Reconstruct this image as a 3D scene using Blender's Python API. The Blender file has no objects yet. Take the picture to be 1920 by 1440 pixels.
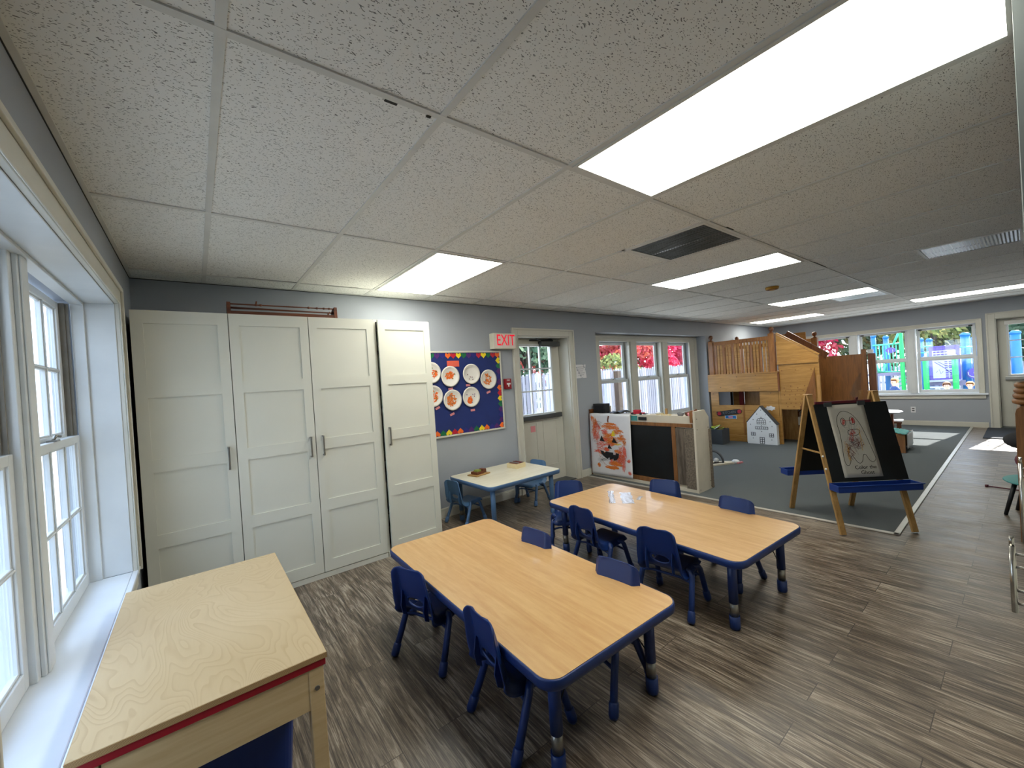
SKY, SUN, EXPO = 3.6, 12.0, 0.75
import bpy, bmesh, math, random
from mathutils import Vector, Matrix
random.seed(7)
C = bpy.context.scene.collection
PI = math.pi
HC = 2.31                      # ceiling height
T = 0.6096                     # ceiling grid module
XW, YN, XE = 0.19, 2.69, 11.75  # west, north, east wall planes

# ------------------------------------------------------------------ helpers
def lin(c):
    if isinstance(c, str):
        c = c.lstrip('#'); c = [int(c[i:i+2], 16)/255 for i in (0, 2, 4)]
    return tuple(((x/12.92) if x <= .04045 else ((x+.055)/1.055)**2.4) for x in c[:3])+(1,)

class N:
    """small node-tree writer"""
    def __init__(s, name):
        s.m = bpy.data.materials.new(name); s.m.use_nodes = True
        s.t = s.m.node_tree; s.t.nodes.clear()
        s.out = s.n('ShaderNodeOutputMaterial')
    def n(s, typ, ins=None, **kw):
        d = s.t.nodes.new(typ)
        for k, v in kw.items(): setattr(d, k, v)
        if ins:
            for k, v in ins.items(): s.set(d, k, v)
        return d
    def set(s, d, k, v):
        sock = d.inputs[k]
        if isinstance(v, bpy.types.NodeSocket): s.t.links.new(v, sock)
        elif hasattr(v, 'outputs'): s.t.links.new(v.outputs[0], sock)
        else: sock.default_value = v
    def co(s, scale=(1, 1, 1), rot=(0, 0, 0), loc=(0, 0, 0)):
        tc = s.n('ShaderNodeTexCoord')
        mp = s.n('ShaderNodeMapping')
        s.t.links.new(tc.outputs['Object'], mp.inputs['Vector'])
        mp.inputs['Scale'].default_value = scale; mp.inputs['Rotation'].default_value = rot; mp.inputs['Location'].default_value = loc
        return mp.outputs[0]
    def noise(s, scale=5, detail=3, rough=.5, vec=None, dist=0):
        d = s.n('ShaderNodeTexNoise', {'Scale': scale, 'Detail': detail, 'Roughness': rough, 'Distortion': dist})
        if vec is None: vec = s.co()
        s.set(d, 'Vector', vec); return d.outputs[0]
    def ramp(s, fac, stops, interp='LINEAR'):
        d = s.n('ShaderNodeValToRGB'); s.set(d, 'Fac', fac)
        cr = d.color_ramp; cr.interpolation = interp
        while len(cr.elements) < len(stops): cr.elements.new(.5)
        for e, (p, c) in zip(cr.elements, stops):
            e.position = p; e.color = c if not isinstance(c, (int, float)) else (c, c, c, 1)
        return d.outputs[0]
    def math(s, op, a, b=0.0, c=None):
        d = s.n('ShaderNodeMath', operation=op); s.set(d, 0, a); s.set(d, 1, b)
        if c is not None: s.set(d, 2, c)
        return d.outputs[0]
    def mix(s, fac, a, b, typ='MIX'):
        d = s.n('ShaderNodeMix', data_type='RGBA', blend_type=typ)
        s.set(d, 0, fac); s.set(d, 6, a); s.set(d, 7, b); return d.outputs[2]
    def bump(s, h, strength=.2, dist=.01):
        d = s.n('ShaderNodeBump', {'Strength': strength, 'Distance': dist, 'Height': h}); return d.outputs[0]
    def surf(s, col, rough=.5, metal=0., normal=None, coat=0., spec=.5, **kw):
        d = s.n('ShaderNodeBsdfPrincipled', {'Base Color': col, 'Roughness': rough, 'Metallic': metal, 'Coat Weight': coat, 'Specular IOR Level': spec})
        for k, v in kw.items(): s.set(d, k, v)
        if normal is not None: s.set(d, 'Normal', normal)
        s.t.links.new(d.outputs[0], s.out.inputs[0]); return s.m

def plain(name, col, rough=.5, metal=0., var=.05, scale=9, bump=0., bscale=60, **kw):
    g = N(name); c = lin(col)
    a = tuple(x*(1-var) for x in c[:3])+(1,); b = tuple(min(1, x*(1+var)) for x in c[:3])+(1,)
    cc = g.ramp(g.noise(scale, 4), [(.3, a), (.7, b)])
    nm = g.bump(g.noise(bscale, 3), bump, .004) if bump else None
    return g.surf(cc, rough, metal, nm, **kw)

def emis(name, col, strength, var=0.):
    g = N(name); c = lin(col)
    e = g.n('ShaderNodeEmission', {'Color': c, 'Strength': strength})
    if var:
        f = g.ramp(g.noise(2.2, 2), [(.3, 1-var), (.7, 1.0)])
        g.set(e, 'Strength', g.math('MULTIPLY', f, strength))
    g.t.links.new(e.outputs[0], g.out.inputs[0]); return g.m

def wood(name, c1, c2, axis='Z', rough=.45, sc=1., knots=False, coat=.0, contrast=1.):
    g = N(name)
    st = {'X': (1.2, 14, 14), 'Y': (14, 1.2, 14), 'Z': (14, 14, 1.2)}[axis]
    v = g.co(tuple(x*sc for x in st))
    n1 = g.noise(1.6, 5, .6, v, 1.2)
    n2 = g.noise(9, 3, .6, v, .3)
    f = g.math('ADD', g.math('MULTIPLY', n1, .7), g.math('MULTIPLY', n2, .3))
    h = .14/contrast
    col = g.ramp(f, [(.5-h, lin(c1)), (.5+h, lin(c2))])
    if knots:
        vr = g.n('ShaderNodeTexVoronoi', {'Scale': 2.1}); g.set(vr, 'Vector', g.co((1, 1, 1)))
        k = g.ramp(vr.outputs['Distance'], [(.015, 1.0), (.045, 0.0)])
        col = g.mix(g.math('MULTIPLY', k, .75), col, lin('3a2412'))
    return g.surf(col, rough, 0, g.bump(f, .08, .003), coat)

MAT = {}
def schlick(g, f0, k):
    lw = g.n('ShaderNodeLayerWeight', {'Blend': .5})
    return g.math('MULTIPLY_ADD', g.math('POWER', lw.outputs['Facing'], 4.), k, f0)
def mats():
    M = MAT
    # painted walls
    g = N('wall_paint')
    nz = g.noise(1.3, 4, .6); M['wall'] = g.surf(g.ramp(nz, [(.3, lin('9ba1aa')), (.7, lin('a2a8b0'))]), .75, 0, g.bump(g.noise(160, 3), .12, .003))
    M['trim'] = plain('trim_paint', 'c9c8be', .42, var=.04, scale=4)
    M['trimw'] = plain('window_paint', 'd3d8da', .4, var=.04, scale=6)
    M['sill'] = plain('sill_paint', 'dfe6ee', .28, var=.03, scale=6)
    M['vinyl_grey'] = plain('jamb_liner', '77736a', .6, var=.15, scale=14)
    # ceiling tiles with fissures
    g = N('ceiling_tile')
    d = g.n('ShaderNodeTexNoise', {'Scale': 22., 'Detail': 2.}); g.set(d, 'Vector', g.co())
    def layer(rot, sx, sy, thr, sc):
        base = g.co((sx, sy, 1), (0, 0, rot))
        add = g.n('ShaderNodeVectorMath', operation='MULTIPLY_ADD'); g.set(add, 0, d.outputs['Color']); g.set(add, 1, (.035*sx, .035*sy, 0)); g.set(add, 2, base)
        v = g.n('ShaderNodeTexVoronoi', {'Scale': sc}); g.set(v, 'Vector', add.outputs[0])
        m = g.math('ADD', thr, g.math('MULTIPLY', g.n('ShaderNodeSeparateColor', {0: v.outputs['Color']}).outputs[0], -.17))
        return g.math('LESS_THAN', v.outputs['Distance'], g.math('ADD', m, .06))
    a = layer(.5, 1, 2.7, .20, 60.); b = layer(-.75, 1, 2.5, .19, 66.); c = layer(1.9, 1, 1.3, .17, 110.)
    f = g.math('MAXIMUM', g.math('MAXIMUM', a, b), c)
    base = g.ramp(g.noise(1.1, 3), [(.3, lin('eaebe9')), (.7, lin('f0f1ef'))])
    col = g.mix(g.math('MULTIPLY', f, .8), base, lin('3c413f'))
    M['tile'] = g.surf(col, .95, 0, g.bump(g.math('SUBTRACT', 1., f), .5, .004), spec=.1)
    M['grid'] = plain('grid_metal', 'd4d5d2', .5, var=.05)
    M['gridgap'] = plain('grid_gap', '2b2c2a', .8)
    M['diffuser'] = emis('light_diffuser', 'fffdf0', 9.0, .12)
    # wood-look floor
    g = N('floor_planks')
    v = g.co((1, 1, 1), (0, 0, PI/2))
    br = g.n('ShaderNodeTexBrick', {'Scale': 1., 'Mortar Size': .0016, 'Mortar Smooth': .1, 'Bias': 0., 'Brick Width': .92, 'Row Height': .152,
                                   'Color1': (.0, .0, .0, 1), 'Color2': (1, 1, 1, 1), 'Mortar': (.5, .5, .5, 1)}, offset=.37, offset_frequency=2)
    g.set(br, 'Vector', v)
    pid = g.n('ShaderNodeSeparateColor', {0: br.outputs['Color']}).outputs[0]
    off = g.n('ShaderNodeCombineXYZ', {1: g.math('MULTIPLY', pid, 7.3)}).outputs[0]
    vv = g.n('ShaderNodeVectorMath', {0: g.co((1, 1, 1)), 1: off}, operation='ADD').outputs[0]
    def stretch(sx, sy): return g.n('ShaderNodeVectorMath', {0: vv, 1: (sx, sy, 1)}, operation='MULTIPLY').outputs[0]
    n1 = g.noise(1., 6, .68, stretch(46, 2.6), 1.4)
    n2 = g.noise(1., 4, .7, stretch(190, 5.), .8)
    n3 = g.noise(1., 4, .6, stretch(7, 2.2), .6)
    f = g.math('ADD', g.math('MULTIPLY', n1, .42), g.math('ADD', g.math('MULTIPLY', n2, .36), g.math('MULTIPLY', n3, .22)))
    col = g.ramp(f, [(.38, lin('2e2925')), (.46, lin('5f564c')), (.52, lin('857a6d')), (.58, lin('b9b2a5'))])
    warm = g.ramp(g.noise(.9, 3), [(.35, lin('a99a8b')), (.7, lin('ab8f72'))])
    col = g.mix(.45, col, g.mix(1., col, warm, 'MULTIPLY'))
    pv = g.math('MULTIPLY_ADD', pid, .28, .86)
    col = g.mix(1., col, g.n('ShaderNodeCombineColor', {0: pv, 1: pv, 2: pv}).outputs[0], 'MULTIPLY')
    col = g.mix(g.math('MULTIPLY', br.outputs['Fac'], .8), col, lin('2c2724'))
    nn = g.math('SUBTRACT', f, g.math('MULTIPLY', br.outputs['Fac'], .5))
    M['floor'] = g.surf(col, g.ramp(n3, [(.3, .30), (.7, .48)]), 0, g.bump(nn, .25, .004))
    # carpet
    g = N('carpet_pile')
    n = g.noise(260, 2); n2 = g.noise(2.4, 4)
    col = g.mix(g.ramp(n, [(.35, 0.), (.65, 1.)]), lin('4a4f51'), lin('6b7072'))
    col = g.mix(g.ramp(n2, [(.3, 0.), (.75, .3)]), col, lin('5e615e'))
    M['carpet'] = g.surf(col, 1., 0, g.bump(n, .6, .006), spec=.1)
    M['wallshade'] = plain('shaded_wall_paint', '5f6665', .7)  # darkened wall grey: the partition's shade is put into the colour
    M['mat'] = plain('mat_rubber', '23272e', .9, bump=.5, bscale=200)
    M['strip'] = plain('strip_metal', 'b9b6ad', .35, .4)
    # maple laminate
    g = N('maple_laminate')
    v = g.co((13, .9, 1)); n1 = g.noise(1.5, 5, .6, v, 1.5); n2 = g.noise(14, 3, .6, g.co((3, 1, 1)))
    f = g.math('ADD', g.math('MULTIPLY', n1, .75), g.math('MULTIPLY', n2, .25))
    M['maple'] = g.surf(g.ramp(f, [(.34, lin('bd925e')), (.5, lin('c69e6a')), (.66, lin('cfaa75'))]), .3, 0, g.bump(n2, .02, .002), .12)
    g = N('pale_laminate')
    n1 = g.noise(1.5, 4, .6, g.co((2, 12, 1)), 1.2)
    M['palelam'] = g.surf(g.ramp(n1, [(.34, lin('cfc9b2')), (.66, lin('ddd9c9'))]), .28)
    # birch plywood with contour grain
    g = N('birch_ply')
    n = g.noise(1.25, 2.2, .45, g.co((2.3, 1.1, 1), (0, 0, .35)), 1.3)
    r = g.math('FRACT', g.math('MULTIPLY', n, 30.))
    ln = g.ramp(r, [(.0, 0.), (.55, .18), (.82, .85), (.9, 1.), (.97, .12), (1., 0.)])
    fine = g.noise(1, 4, .6, g.co((120, 14, 1)))
    base = g.ramp(g.noise(1.7, 3), [(.3, lin('c8b088')), (.7, lin('d5bf9a'))])
    msk = g.ramp(g.noise(1.4, 3, .6, g.co((1, 1, 1), loc=(3, 1, 0))), [(.36, .3), (.58, 1.)])
    col = g.mix(g.math('MULTIPLY', g.math('MULTIPLY', ln, msk), .42), base, lin('a07c50'))
    col = g.mix(g.math('MULTIPLY', fine, .16), col, lin('a58a5f'))
    M['birch'] = g.surf(col, .42, 0, None, .05)
    g = N('ply_edge')
    z = g.n('ShaderNodeSeparateXYZ', {0: g.co()}).outputs[2]
    s = g.math('SINE', g.math('MULTIPLY', z, 2200.))
    M['plyedge'] = g.surf(g.ramp(s, [(.0, lin('8b6a42')), (.6, lin('cfae7d'))]), .6)
    M['birch2'] = wood('birch_panel', 'c6a87b', 'd9c195', 'X', .5, contrast=.8)
    M['redtrim'] = plain('red_banding', '9c1626', .45)
    M['blue'] = plain('blue_plastic', '12337c', .38, var=.04)
    M['bluedk'] = plain('navy_plastic', '0d2a62', .42, var=.05, bump=.05, bscale=300)
    M['lblue'] = plain('light_blue_plastic', '5277a0', .42, var=.05)
    M['lbluedk'] = plain('light_blue_metal', '48688f', .4, var=.05)
    M['steel'] = plain('nickel', '8f8d87', .32, .85)
    M['chrome'] = plain('steel_bar', 'b5b3ad', .22, .95)
    M['brace'] = plain('dark_brace', '1a1b20', .5, .3)
    M['cab'] = plain('cabinet_white', 'd6d6ca', .38, var=.02, scale=3)
    M['cabin'] = plain('cabinet_gap', '131313', .8)
    M['dark'] = plain('black_plastic', '14161a', .5)
    M['board'] = plain('chalkboard', '0b0f12', .42, var=.6, scale=5)
    M['loft'] = wood('loft_ply', '9a6d35', 'c4965a', 'Z', .45, 1., True, .1)
    M['loftp'] = wood('loft_pine', '7b4c22', 'a8733b', 'Z', .4, 1.4, False, .15)
    M['loftd'] = wood('loft_dark_pine', '5a3116', '7e4a24', 'Z', .4, 1.4, False, .15)
    M['lofty'] = wood('loft_light_pine', '966b31', 'bb8d4b', 'Y', .42, .8, True, .1)
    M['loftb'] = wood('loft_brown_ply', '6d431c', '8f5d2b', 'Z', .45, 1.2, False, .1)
    M['oak'] = wood('oak_stick', '8d6a3a', 'b58f58', 'Z', .5)
    M['oakdk'] = wood('brown_frame', '6d4522', '946538', 'Z', .5)
    M['rackw'] = wood('rack_wood', '4a2415', '7d4529', 'X', .5)
    M['greyboard'] = wood('weathered_board', '4a4138', '75695b', 'Z', .8, 1., contrast=1.3)
    M['felt'] = plain('grey_felt_board', '71675b', .95, var=.35, scale=60, bump=.4)
    M['cream'] = plain('cream_board', 'cdc5b4', .6, var=.04)
    M['paper'] = plain('paper_white', 'dcdcdf', .8, var=.03)
    M['paperg'] = plain('newsprint', 'a9a59b', .85, var=.05)
    M['plate'] = plain('paper_plate_white', 'dedbd6', .7, var=.02, bump=.1)
    M['white'] = plain('white_plastic', 'dde0e2', .4, var=.02)
    M['navyfab'] = plain('board_paper', '15296a', .75, var=.1, scale=5)
    for k, c in dict(purple='4d1d6b', navy='1b1f78', orange='e86a1c', red='b8152f', yellow='ecd51c', green='0c6a3f', coral='e0604a', teal='3f8f8c',
                     pink='d88a90', brown='6a3a1e', lime='9fb23a', maroon='5a1323', ink='1b1a1c', redink='a82a2c', orange2='d8762c', cream2='d9c9a0', grey='6b6e72', dgrey='3b4046', olive='7e8a3a', gold='b98a2e', sky='6fb0c8').items():
        M[k] = plain('paint_'+k, c, .6)
    M['exitw'] = plain('exit_housing', 'd6d3c3', .5)
    M['exitr'] = emis('exit_red', 'c41a2c', .9)
    M['exitface'] = plain('exit_face', 'e3d6cf', .5)
    M['firered'] = plain('alarm_red', '8c1420', .4)
    M['gunmetal'] = plain('door_hardware', '4c4f50', .45, .4)
    M['silverbar'] = plain('panic_bar', 'b0b2b2', .35, .6)
    M['dgreyfab'] = plain('dark_fabric', '17181d', .9)
    # clear glass: mostly transparent with a fresnel sheen
    g = N('window_glass')
    fr = schlick(g, .06, .7)
    tr = g.n('ShaderNodeBsdfTransparent', {'Color': (.97, .98, .985, 1)}); gl = g.n('ShaderNodeBsdfGlossy', {'Roughness': .02, 'Color': (.9, .95, 1, 1)})
    mx = g.n('ShaderNodeMixShader'); g.set(mx, 0, fr); g.t.links.new(tr.outputs[0], mx.inputs[1]); g.t.links.new(gl.outputs[0], mx.inputs[2])
    g.t.links.new(mx.outputs[0], g.out.inputs[0]); M['glass'] = g.m
    g = N('clear_vinyl')
    fr = schlick(g, .2, .7)
    tr = g.n('ShaderNodeBsdfTransparent', {'Color': (.97, .96, .94, 1)}); gl = g.n('ShaderNodeBsdfGlossy', {'Roughness': .12})
    mx = g.n('ShaderNodeMixShader'); g.set(mx, 0, fr); g.t.links.new(tr.outputs[0], mx.inputs[1]); g.t.links.new(gl.outputs[0], mx.inputs[2])
    g.t.links.new(mx.outputs[0], g.out.inputs[0]); M['vinyl'] = g.m
    g = N('film')
    fr = schlick(g, .42, .58); bp = g.bump(g.noise(70, 3, .6), .5, .004)
    tr = g.n('ShaderNodeBsdfTransparent', {'Color': (.95, .95, .95, 1)}); gl = g.n('ShaderNodeBsdfGlossy', {'Roughness': .08}); g.set(gl, 'Normal', bp)
    mx = g.n('ShaderNodeMixShader'); g.set(mx, 0, fr); g.t.links.new(tr.outputs[0], mx.inputs[1]); g.t.links.new(gl.outputs[0], mx.inputs[2])
    g.t.links.new(mx.outputs[0], g.out.inputs[0]); M['film'] = g.m
    # brushed vent
    g = N('vent_metal'); n = g.noise(1.2, 3, .6, g.co((30, 4, 1)))
    M['vent'] = g.surf(g.ramp(n, [(.3, lin('4a4c4b')), (.7, lin('7f8486'))]), .28, .7, g.bump(n, .2, .004))
    # outdoors
    def leaf(name, stops):
        g = N(name)
        ge = g.n('ShaderNodeNewGeometry')
        c = g.ramp(ge.outputs['Random Per Island'], [(i/(len(stops)-1), lin(s)) for i, s in enumerate(stops)])
        df = g.n('ShaderNodeBsdfDiffuse', {'Color': c}); tl = g.n('ShaderNodeBsdfTranslucent', {'Color': c})
        mx = g.n('ShaderNodeMixShader', {0: .4}); g.t.links.new(df.outputs[0], mx.inputs[1]); g.t.links.new(tl.outputs[0], mx.inputs[2])
        g.t.links.new(mx.outputs[0], g.out.inputs[0]); return g.m
    M['leafg'] = leaf('leaves_green', ['38503f', '4b6450', '637b62', '788c74'])
    M['leafyg'] = leaf('leaves_yellow_green', ['64774a', '848f58', 'a09a62', '55694a'])
    M['leafr'] = leaf('leaves_red', ['a81c40', 'c83a5c', 'd4607a', '981c38'])
    M['leafp'] = leaf('leaves_pink', ['c24a5e', 'd97a80', 'b8625c', 'c96a50'])
    M['bark'] = wood('bark', '2f2822', '5a4d42', 'Z', .9)
    g = N('fence_cedar'); ge = g.n('ShaderNodeNewGeometry')
    cc = g.ramp(ge.outputs['Random Per Island'], [(0., lin('73747f')), (.4, lin('9b9da8')), (.7, lin('bfc1ca')), (1., lin('8a8b99'))])
    n = g.ramp(g.noise(3, 4, .6, g.co((14, 14, 1.2))), [(.3, .75), (.7, 1.)])
    M['fence'] = g.surf(g.mix(1., cc, n, 'MULTIPLY'), .9)
    M['siding'] = plain('white_siding', 'b4c0cd', .7, var=.05)
    M['ground'] = plain('bounce_ground', 'c4beb2', .95, var=.15, scale=3, bump=.6, bscale=12)  # ground made extra pale to bounce daylight up through the windows
    M['pblue'] = plain('play_blue', '1a68a4', .4); M['pgreen'] = plain('play_green', '12a850', .4); M['pmint'] = plain('play_mint', '44ae8c', .4)
    M['ppurple'] = plain('play_purple', '51439c', .4); M['pwhite'] = plain('play_white', 'a9adba', .5); M['pdeck'] = plain('play_deck', '6b6880', .6)
    M['skin'] = plain('child_skin', 'd9a58c', .5); M['hair'] = plain('blond_hair', 'b08a5c', .7, var=.3, scale=40); M['hairb'] = plain('brown_hair', '8a6548', .7, var=.3, scale=40)
    M['jacket'] = plain('blue_jacket', '24406e', .8); M['jacketg'] = plain('grey_jacket', '8c9096', .8); M['jacketr'] = plain('plum_jacket', '6e4a5e', .8)

mats()

class MB:
    def __init__(s, F=None): s.bm = bmesh.new(); s.F = F
    def v(s, p):
        p = Vector(p)
        return s.bm.verts.new(s.F(p) if s.F else p)
    def face(s, vs, m=0, smooth=False):
        try: f = s.bm.faces.new(vs)
        except ValueError: return None
        f.material_index = m; f.smooth = smooth; return f
    def box(s, a, b, m=0, R=None):
        x0, x1 = sorted((a[0], b[0])); y0, y1 = sorted((a[1], b[1])); z0, z1 = sorted((a[2], b[2]))
        P = [(x0, y0, z0), (x1, y0, z0), (x1, y1, z0), (x0, y1, z0), (x0, y0, z1), (x1, y0, z1), (x1, y1, z1), (x0, y1, z1)]
        if R is not None: P = [R @ Vector(p) for p in P]
        V = [s.v(p) for p in P]
        for q in ((0, 3, 2, 1), (4, 5, 6, 7), (0, 1, 5, 4), (1, 2, 6, 5), (2, 3, 7, 6), (3, 0, 4, 7)): s.face([V[i] for i in q], m)
        return s
    def beam(s, p, q, w, h, m=0, up=(0, 0, 1)):
        """rectangular bar from p to q, w across, h along up"""
        p, q = Vector(p), Vector(q); d = (q-p).normalized(); u = Vector(up); sd = d.cross(u).normalized(); u = sd.cross(d).normalized()
        V = []
        for c in (p, q):
            for i, j in ((-1, -1), (1, -1), (1, 1), (-1, 1)): V.append(s.v(c+sd*(i*w/2)+u*(j*h/2)))
        for f in ((0, 1, 2, 3), (7, 6, 5, 4), (0, 4, 5, 1), (1, 5, 6, 2), (2, 6, 7, 3), (3, 7, 4, 0)): s.face([V[i] for i in f], m)
        return s
    def tube(s, pts, r, seg=12, m=0, cap=True, closed=False):
        pts = [Vector(p) for p in pts]; n = len(pts)
        rs = r if isinstance(r, (list, tuple)) else [r]*n
        rings = []; prev = None
        for i, p in enumerate(pts):
            if closed: d = pts[(i+1) % n]-pts[i-1]
            else: d = (pts[min(i+1, n-1)]-pts[max(i-1, 0)])
            d.normalize()
            if prev is None: a = d.orthogonal().normalized()
            else:
                a = prev-d*prev.dot(d)
                a = a.normalized() if a.length > 1e-6 else d.orthogonal().normalized()
            prev = a; b = d.cross(a)
            rings.append([s.v(p+(a*math.cos(2*PI*k/seg)+b*math.sin(2*PI*k/seg))*rs[i]) for k in range(seg)])
        for i in range(n if closed else n-1):
            A, B = rings[i], rings[(i+1) % n]
            for k in range(seg): s.face([A[k], A[(k+1) % seg], B[(k+1) % seg], B[k]], m, True)
        if cap and not closed:
            s.face(rings[0][::-1], m); s.face(rings[-1], m)
        return s
    def cyl(s, c, r, h, seg=20, m=0, axis=(0, 0, 1)):
        c = Vector(c); return s.tube([c, c+Vector(axis)*h], r, seg, m)
    def lathe(s, prof, c=(0, 0, 0), seg=20, m=0):
        c = Vector(c); rings = []
        for r, z in prof:
            rings.append([s.v(c+Vector((r*math.cos(2*PI*k/seg), r*math.sin(2*PI*k/seg), z))) for k in range(seg)])
        for A, B in zip(rings, rings[1:]):
            for k in range(seg): s.face([A[k], A[(k+1) % seg], B[(k+1) % seg], B[k]], m, True)
        s.face(rings[0][::-1], m); s.face(rings[-1], m); return s
    def prism(s, poly, f0, f1, m=0):
        """poly: 2D points, f0/f1: functions 2D->3D for the two caps"""
        A = [s.v(f0(p)) for p in poly]; B = [s.v(f1(p)) for p in poly]
        s.face(A[::-1], m); s.face(B, m); n = len(poly)
        for i in range(n): s.face([A[i], A[(i+1) % n], B[(i+1) % n], B[i]], m)
        return s
    def ribbon(s, pts, w, nrm, m=0, closed=False):
        pts = [Vector(p) for p in pts]; nrm = Vector(nrm).normalized(); L = []; n = len(pts)
        for i, p in enumerate(pts):
            if closed: d = pts[(i+1) % n]-pts[i-1]
            else: d = pts[min(i+1, n-1)]-pts[max(i-1, 0)]
            sd = d.cross(nrm)
            sd = sd.normalized() if sd.length > 1e-9 else Vector((1, 0, 0))
            L.append((s.v(p+sd*w/2), s.v(p-sd*w/2)))
        for i in range(n if closed else n-1):
            a, b = L[i], L[(i+1) % n]; s.face([a[0], b[0], b[1], a[1]], m)
        return s
    def sphere(s, c, r, seg=16, rings=10, m=0, sc=(1, 1, 1)):
        c = Vector(c); R = []
        for i in range(1, rings):
            t = PI*i/rings
            R.append([s.v(c+Vector((r*sc[0]*math.sin(t)*math.cos(2*PI*k/seg), r*sc[1]*math.sin(t)*math.sin(2*PI*k/seg), r*sc[2]*math.cos(t)))) for k in range(seg)])
        a = s.v(c+Vector((0, 0, r*sc[2]))); b = s.v(c-Vector((0, 0, r*sc[2])))
        for k in range(seg):
            s.face([a, R[0][k], R[0][(k+1) % seg]], m, True); s.face([b, R[-1][(k+1) % seg], R[-1][k]], m, True)
        for A, B in zip(R, R[1:]):
            for k in range(seg): s.face([A[k], B[k], B[(k+1) % seg], A[(k+1) % seg]], m, True)
        return s
    def build(s, name, ms, parent=None, bev=0, seg=2, loc=None, recalc=True, mods=None):
        if recalc: bmesh.ops.recalc_face_normals(s.bm, faces=s.bm.faces)
        me = bpy.data.meshes.new(name); s.bm.to_mesh(me); s.bm.free()
        o = bpy.data.objects.new(name, me); C.objects.link(o)
        if not isinstance(ms, (list, tuple)): ms = [ms]
        for k in ms: me.materials.append(MAT[k] if isinstance(k, str) else k)
        if parent is not None: o.parent = parent
        if loc is not None: o.location = loc
        if bev:
            b = o.modifiers.new('bevel', 'BEVEL'); b.width = bev; b.segments = seg; b.limit_method = 'ANGLE'; b.angle_limit = .6
            if seg > 1: b.harden_normals = False
        return o

def thing(name, label, cat, loc=(0, 0, 0), rz=0, group=None):
    o = bpy.data.objects.new(name, None); C.objects.link(o); o.location = loc; o.rotation_euler = (0, 0, rz); o.empty_display_size = .1
    return tag(o, label, cat, group)
def tag(o, label, cat, group=None):
    o['label'] = label; o['category'] = cat
    if group: o['group'] = group
    return o
def struct(o, label=None, cat=None):
    o['kind'] = 'structure'
    if label: o['label'] = label
    if cat: o['category'] = cat
    return o
def sroot(name, label=None, cat=None):
    o = bpy.data.objects.new(name, None); C.objects.link(o); return struct(o, label, cat)
def copy_tree(o, parent=None):
    c = o.copy(); C.objects.link(c)
    if parent is not None: c.parent = parent
    for ch in [x for x in o.children]: copy_tree(ch, c)
    return c
def place(proto, used, label, loc, rz, group=None):
    o = proto if not used else copy_tree(proto)
    o.location = loc; o.rotation_euler = (0, 0, rz); o['label'] = label
    if group: o['group'] = group
    return o
def text(name, s, size, mat, parent, M, ext=.001, sx=1., align='CENTER'):
    cu = bpy.data.curves.new(name, 'FONT'); cu.body = s; cu.size = size; cu.extrude = ext; cu.align_x = align; cu.align_y = 'CENTER'; cu.resolution_u = 3
    cu.materials.append(MAT[mat] if isinstance(mat, str) else mat)
    tmp = bpy.data.objects.new('tmp_text', cu); C.objects.link(tmp); dg = bpy.context.evaluated_depsgraph_get(); me = bpy.data.meshes.new_from_object(tmp.evaluated_get(dg)); me.name = name
    bpy.data.objects.remove(tmp); bpy.data.curves.remove(cu)
    o = bpy.data.objects.new(name, me); C.objects.link(o); o.matrix_local = M @ Matrix.Diagonal((sx, 1, 1, 1))
    if parent is not None:
        o.parent = parent
    return o
def frame(o, xaxis, yaxis):
    x = Vector(xaxis).normalized(); y = Vector(yaxis).normalized(); z = x.cross(y)
    m = Matrix((x, y, z)).transposed().to_4x4(); m.translation = Vector(o); return m
def rrect(x0, y0, x1, y1, r, n=6):
    P = []
    for cx, cy, a in ((x1-r, y0+r, -PI/2), (x1-r, y1-r, 0), (x0+r, y1-r, PI/2), (x0+r, y0+r, PI)):
        for k in range(n+1):
            t = a+PI/2*k/n; P.append((cx+r*math.cos(t), cy+r*math.sin(t)))
    return P
def ell(cx, cy, a, b, n=28, t0=0, t1=2*PI): return [(cx+a*math.cos(t0+(t1-t0)*k/n), cy+b*math.sin(t0+(t1-t0)*k/n)) for k in range(n if abs(t1-t0-2*PI) < 1e-6 else n+1)]
def scrib(cx, cy, w, h, n, rnd, jit=1.):
    """a child's scribble: back-and-forth path inside an ellipse"""
    P = []
    a = rnd.uniform(0, PI)
    for k in range(n):
        t = rnd.uniform(-1, 1); s = (1 if k % 2 else -1)*rnd.uniform(.5, 1)*math.sqrt(max(0, 1-t*t))
        x = t*math.cos(a)-s*math.sin(a); y = t*math.sin(a)+s*math.cos(a)
        P.append((cx+w*x, cy+h*y))
    return P
# ================================================================== the setting
def FW(p): return Vector((XW-p[1], p[0], p[2]))      # west wall: u=y, depth outward = -x
def FN(p): return Vector((p[0], YN+p[1], p[2]))      # north wall: u=x, depth outward = +y
def FE(p): return Vector((XE+p[1], p[0], p[2]))      # east wall: u=y, depth outward = +x

def wall(name, F, u0, u1, d0, d1, holes, mat='wall', z0=-.15, z1=HC+.15):
    us = sorted({u0, u1, *[h[0] for h in holes], *[h[1] for h in holes]})
    b = MB(F)
    for a, c in zip(us, us[1:]):
        zs = [z0]
        hs = sorted([h for h in holes if h[0] <= a and h[1] >= c], key=lambda h: h[2])
        cur = z0
        for h in hs:
            if h[2] > cur: b.box((a, d0, cur), (c, d1, h[2]))
            cur = h[3]
        if cur < z1: b.box((a, d0, cur), (c, d1, z1))
    return struct(b.build(name, mat))

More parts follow.
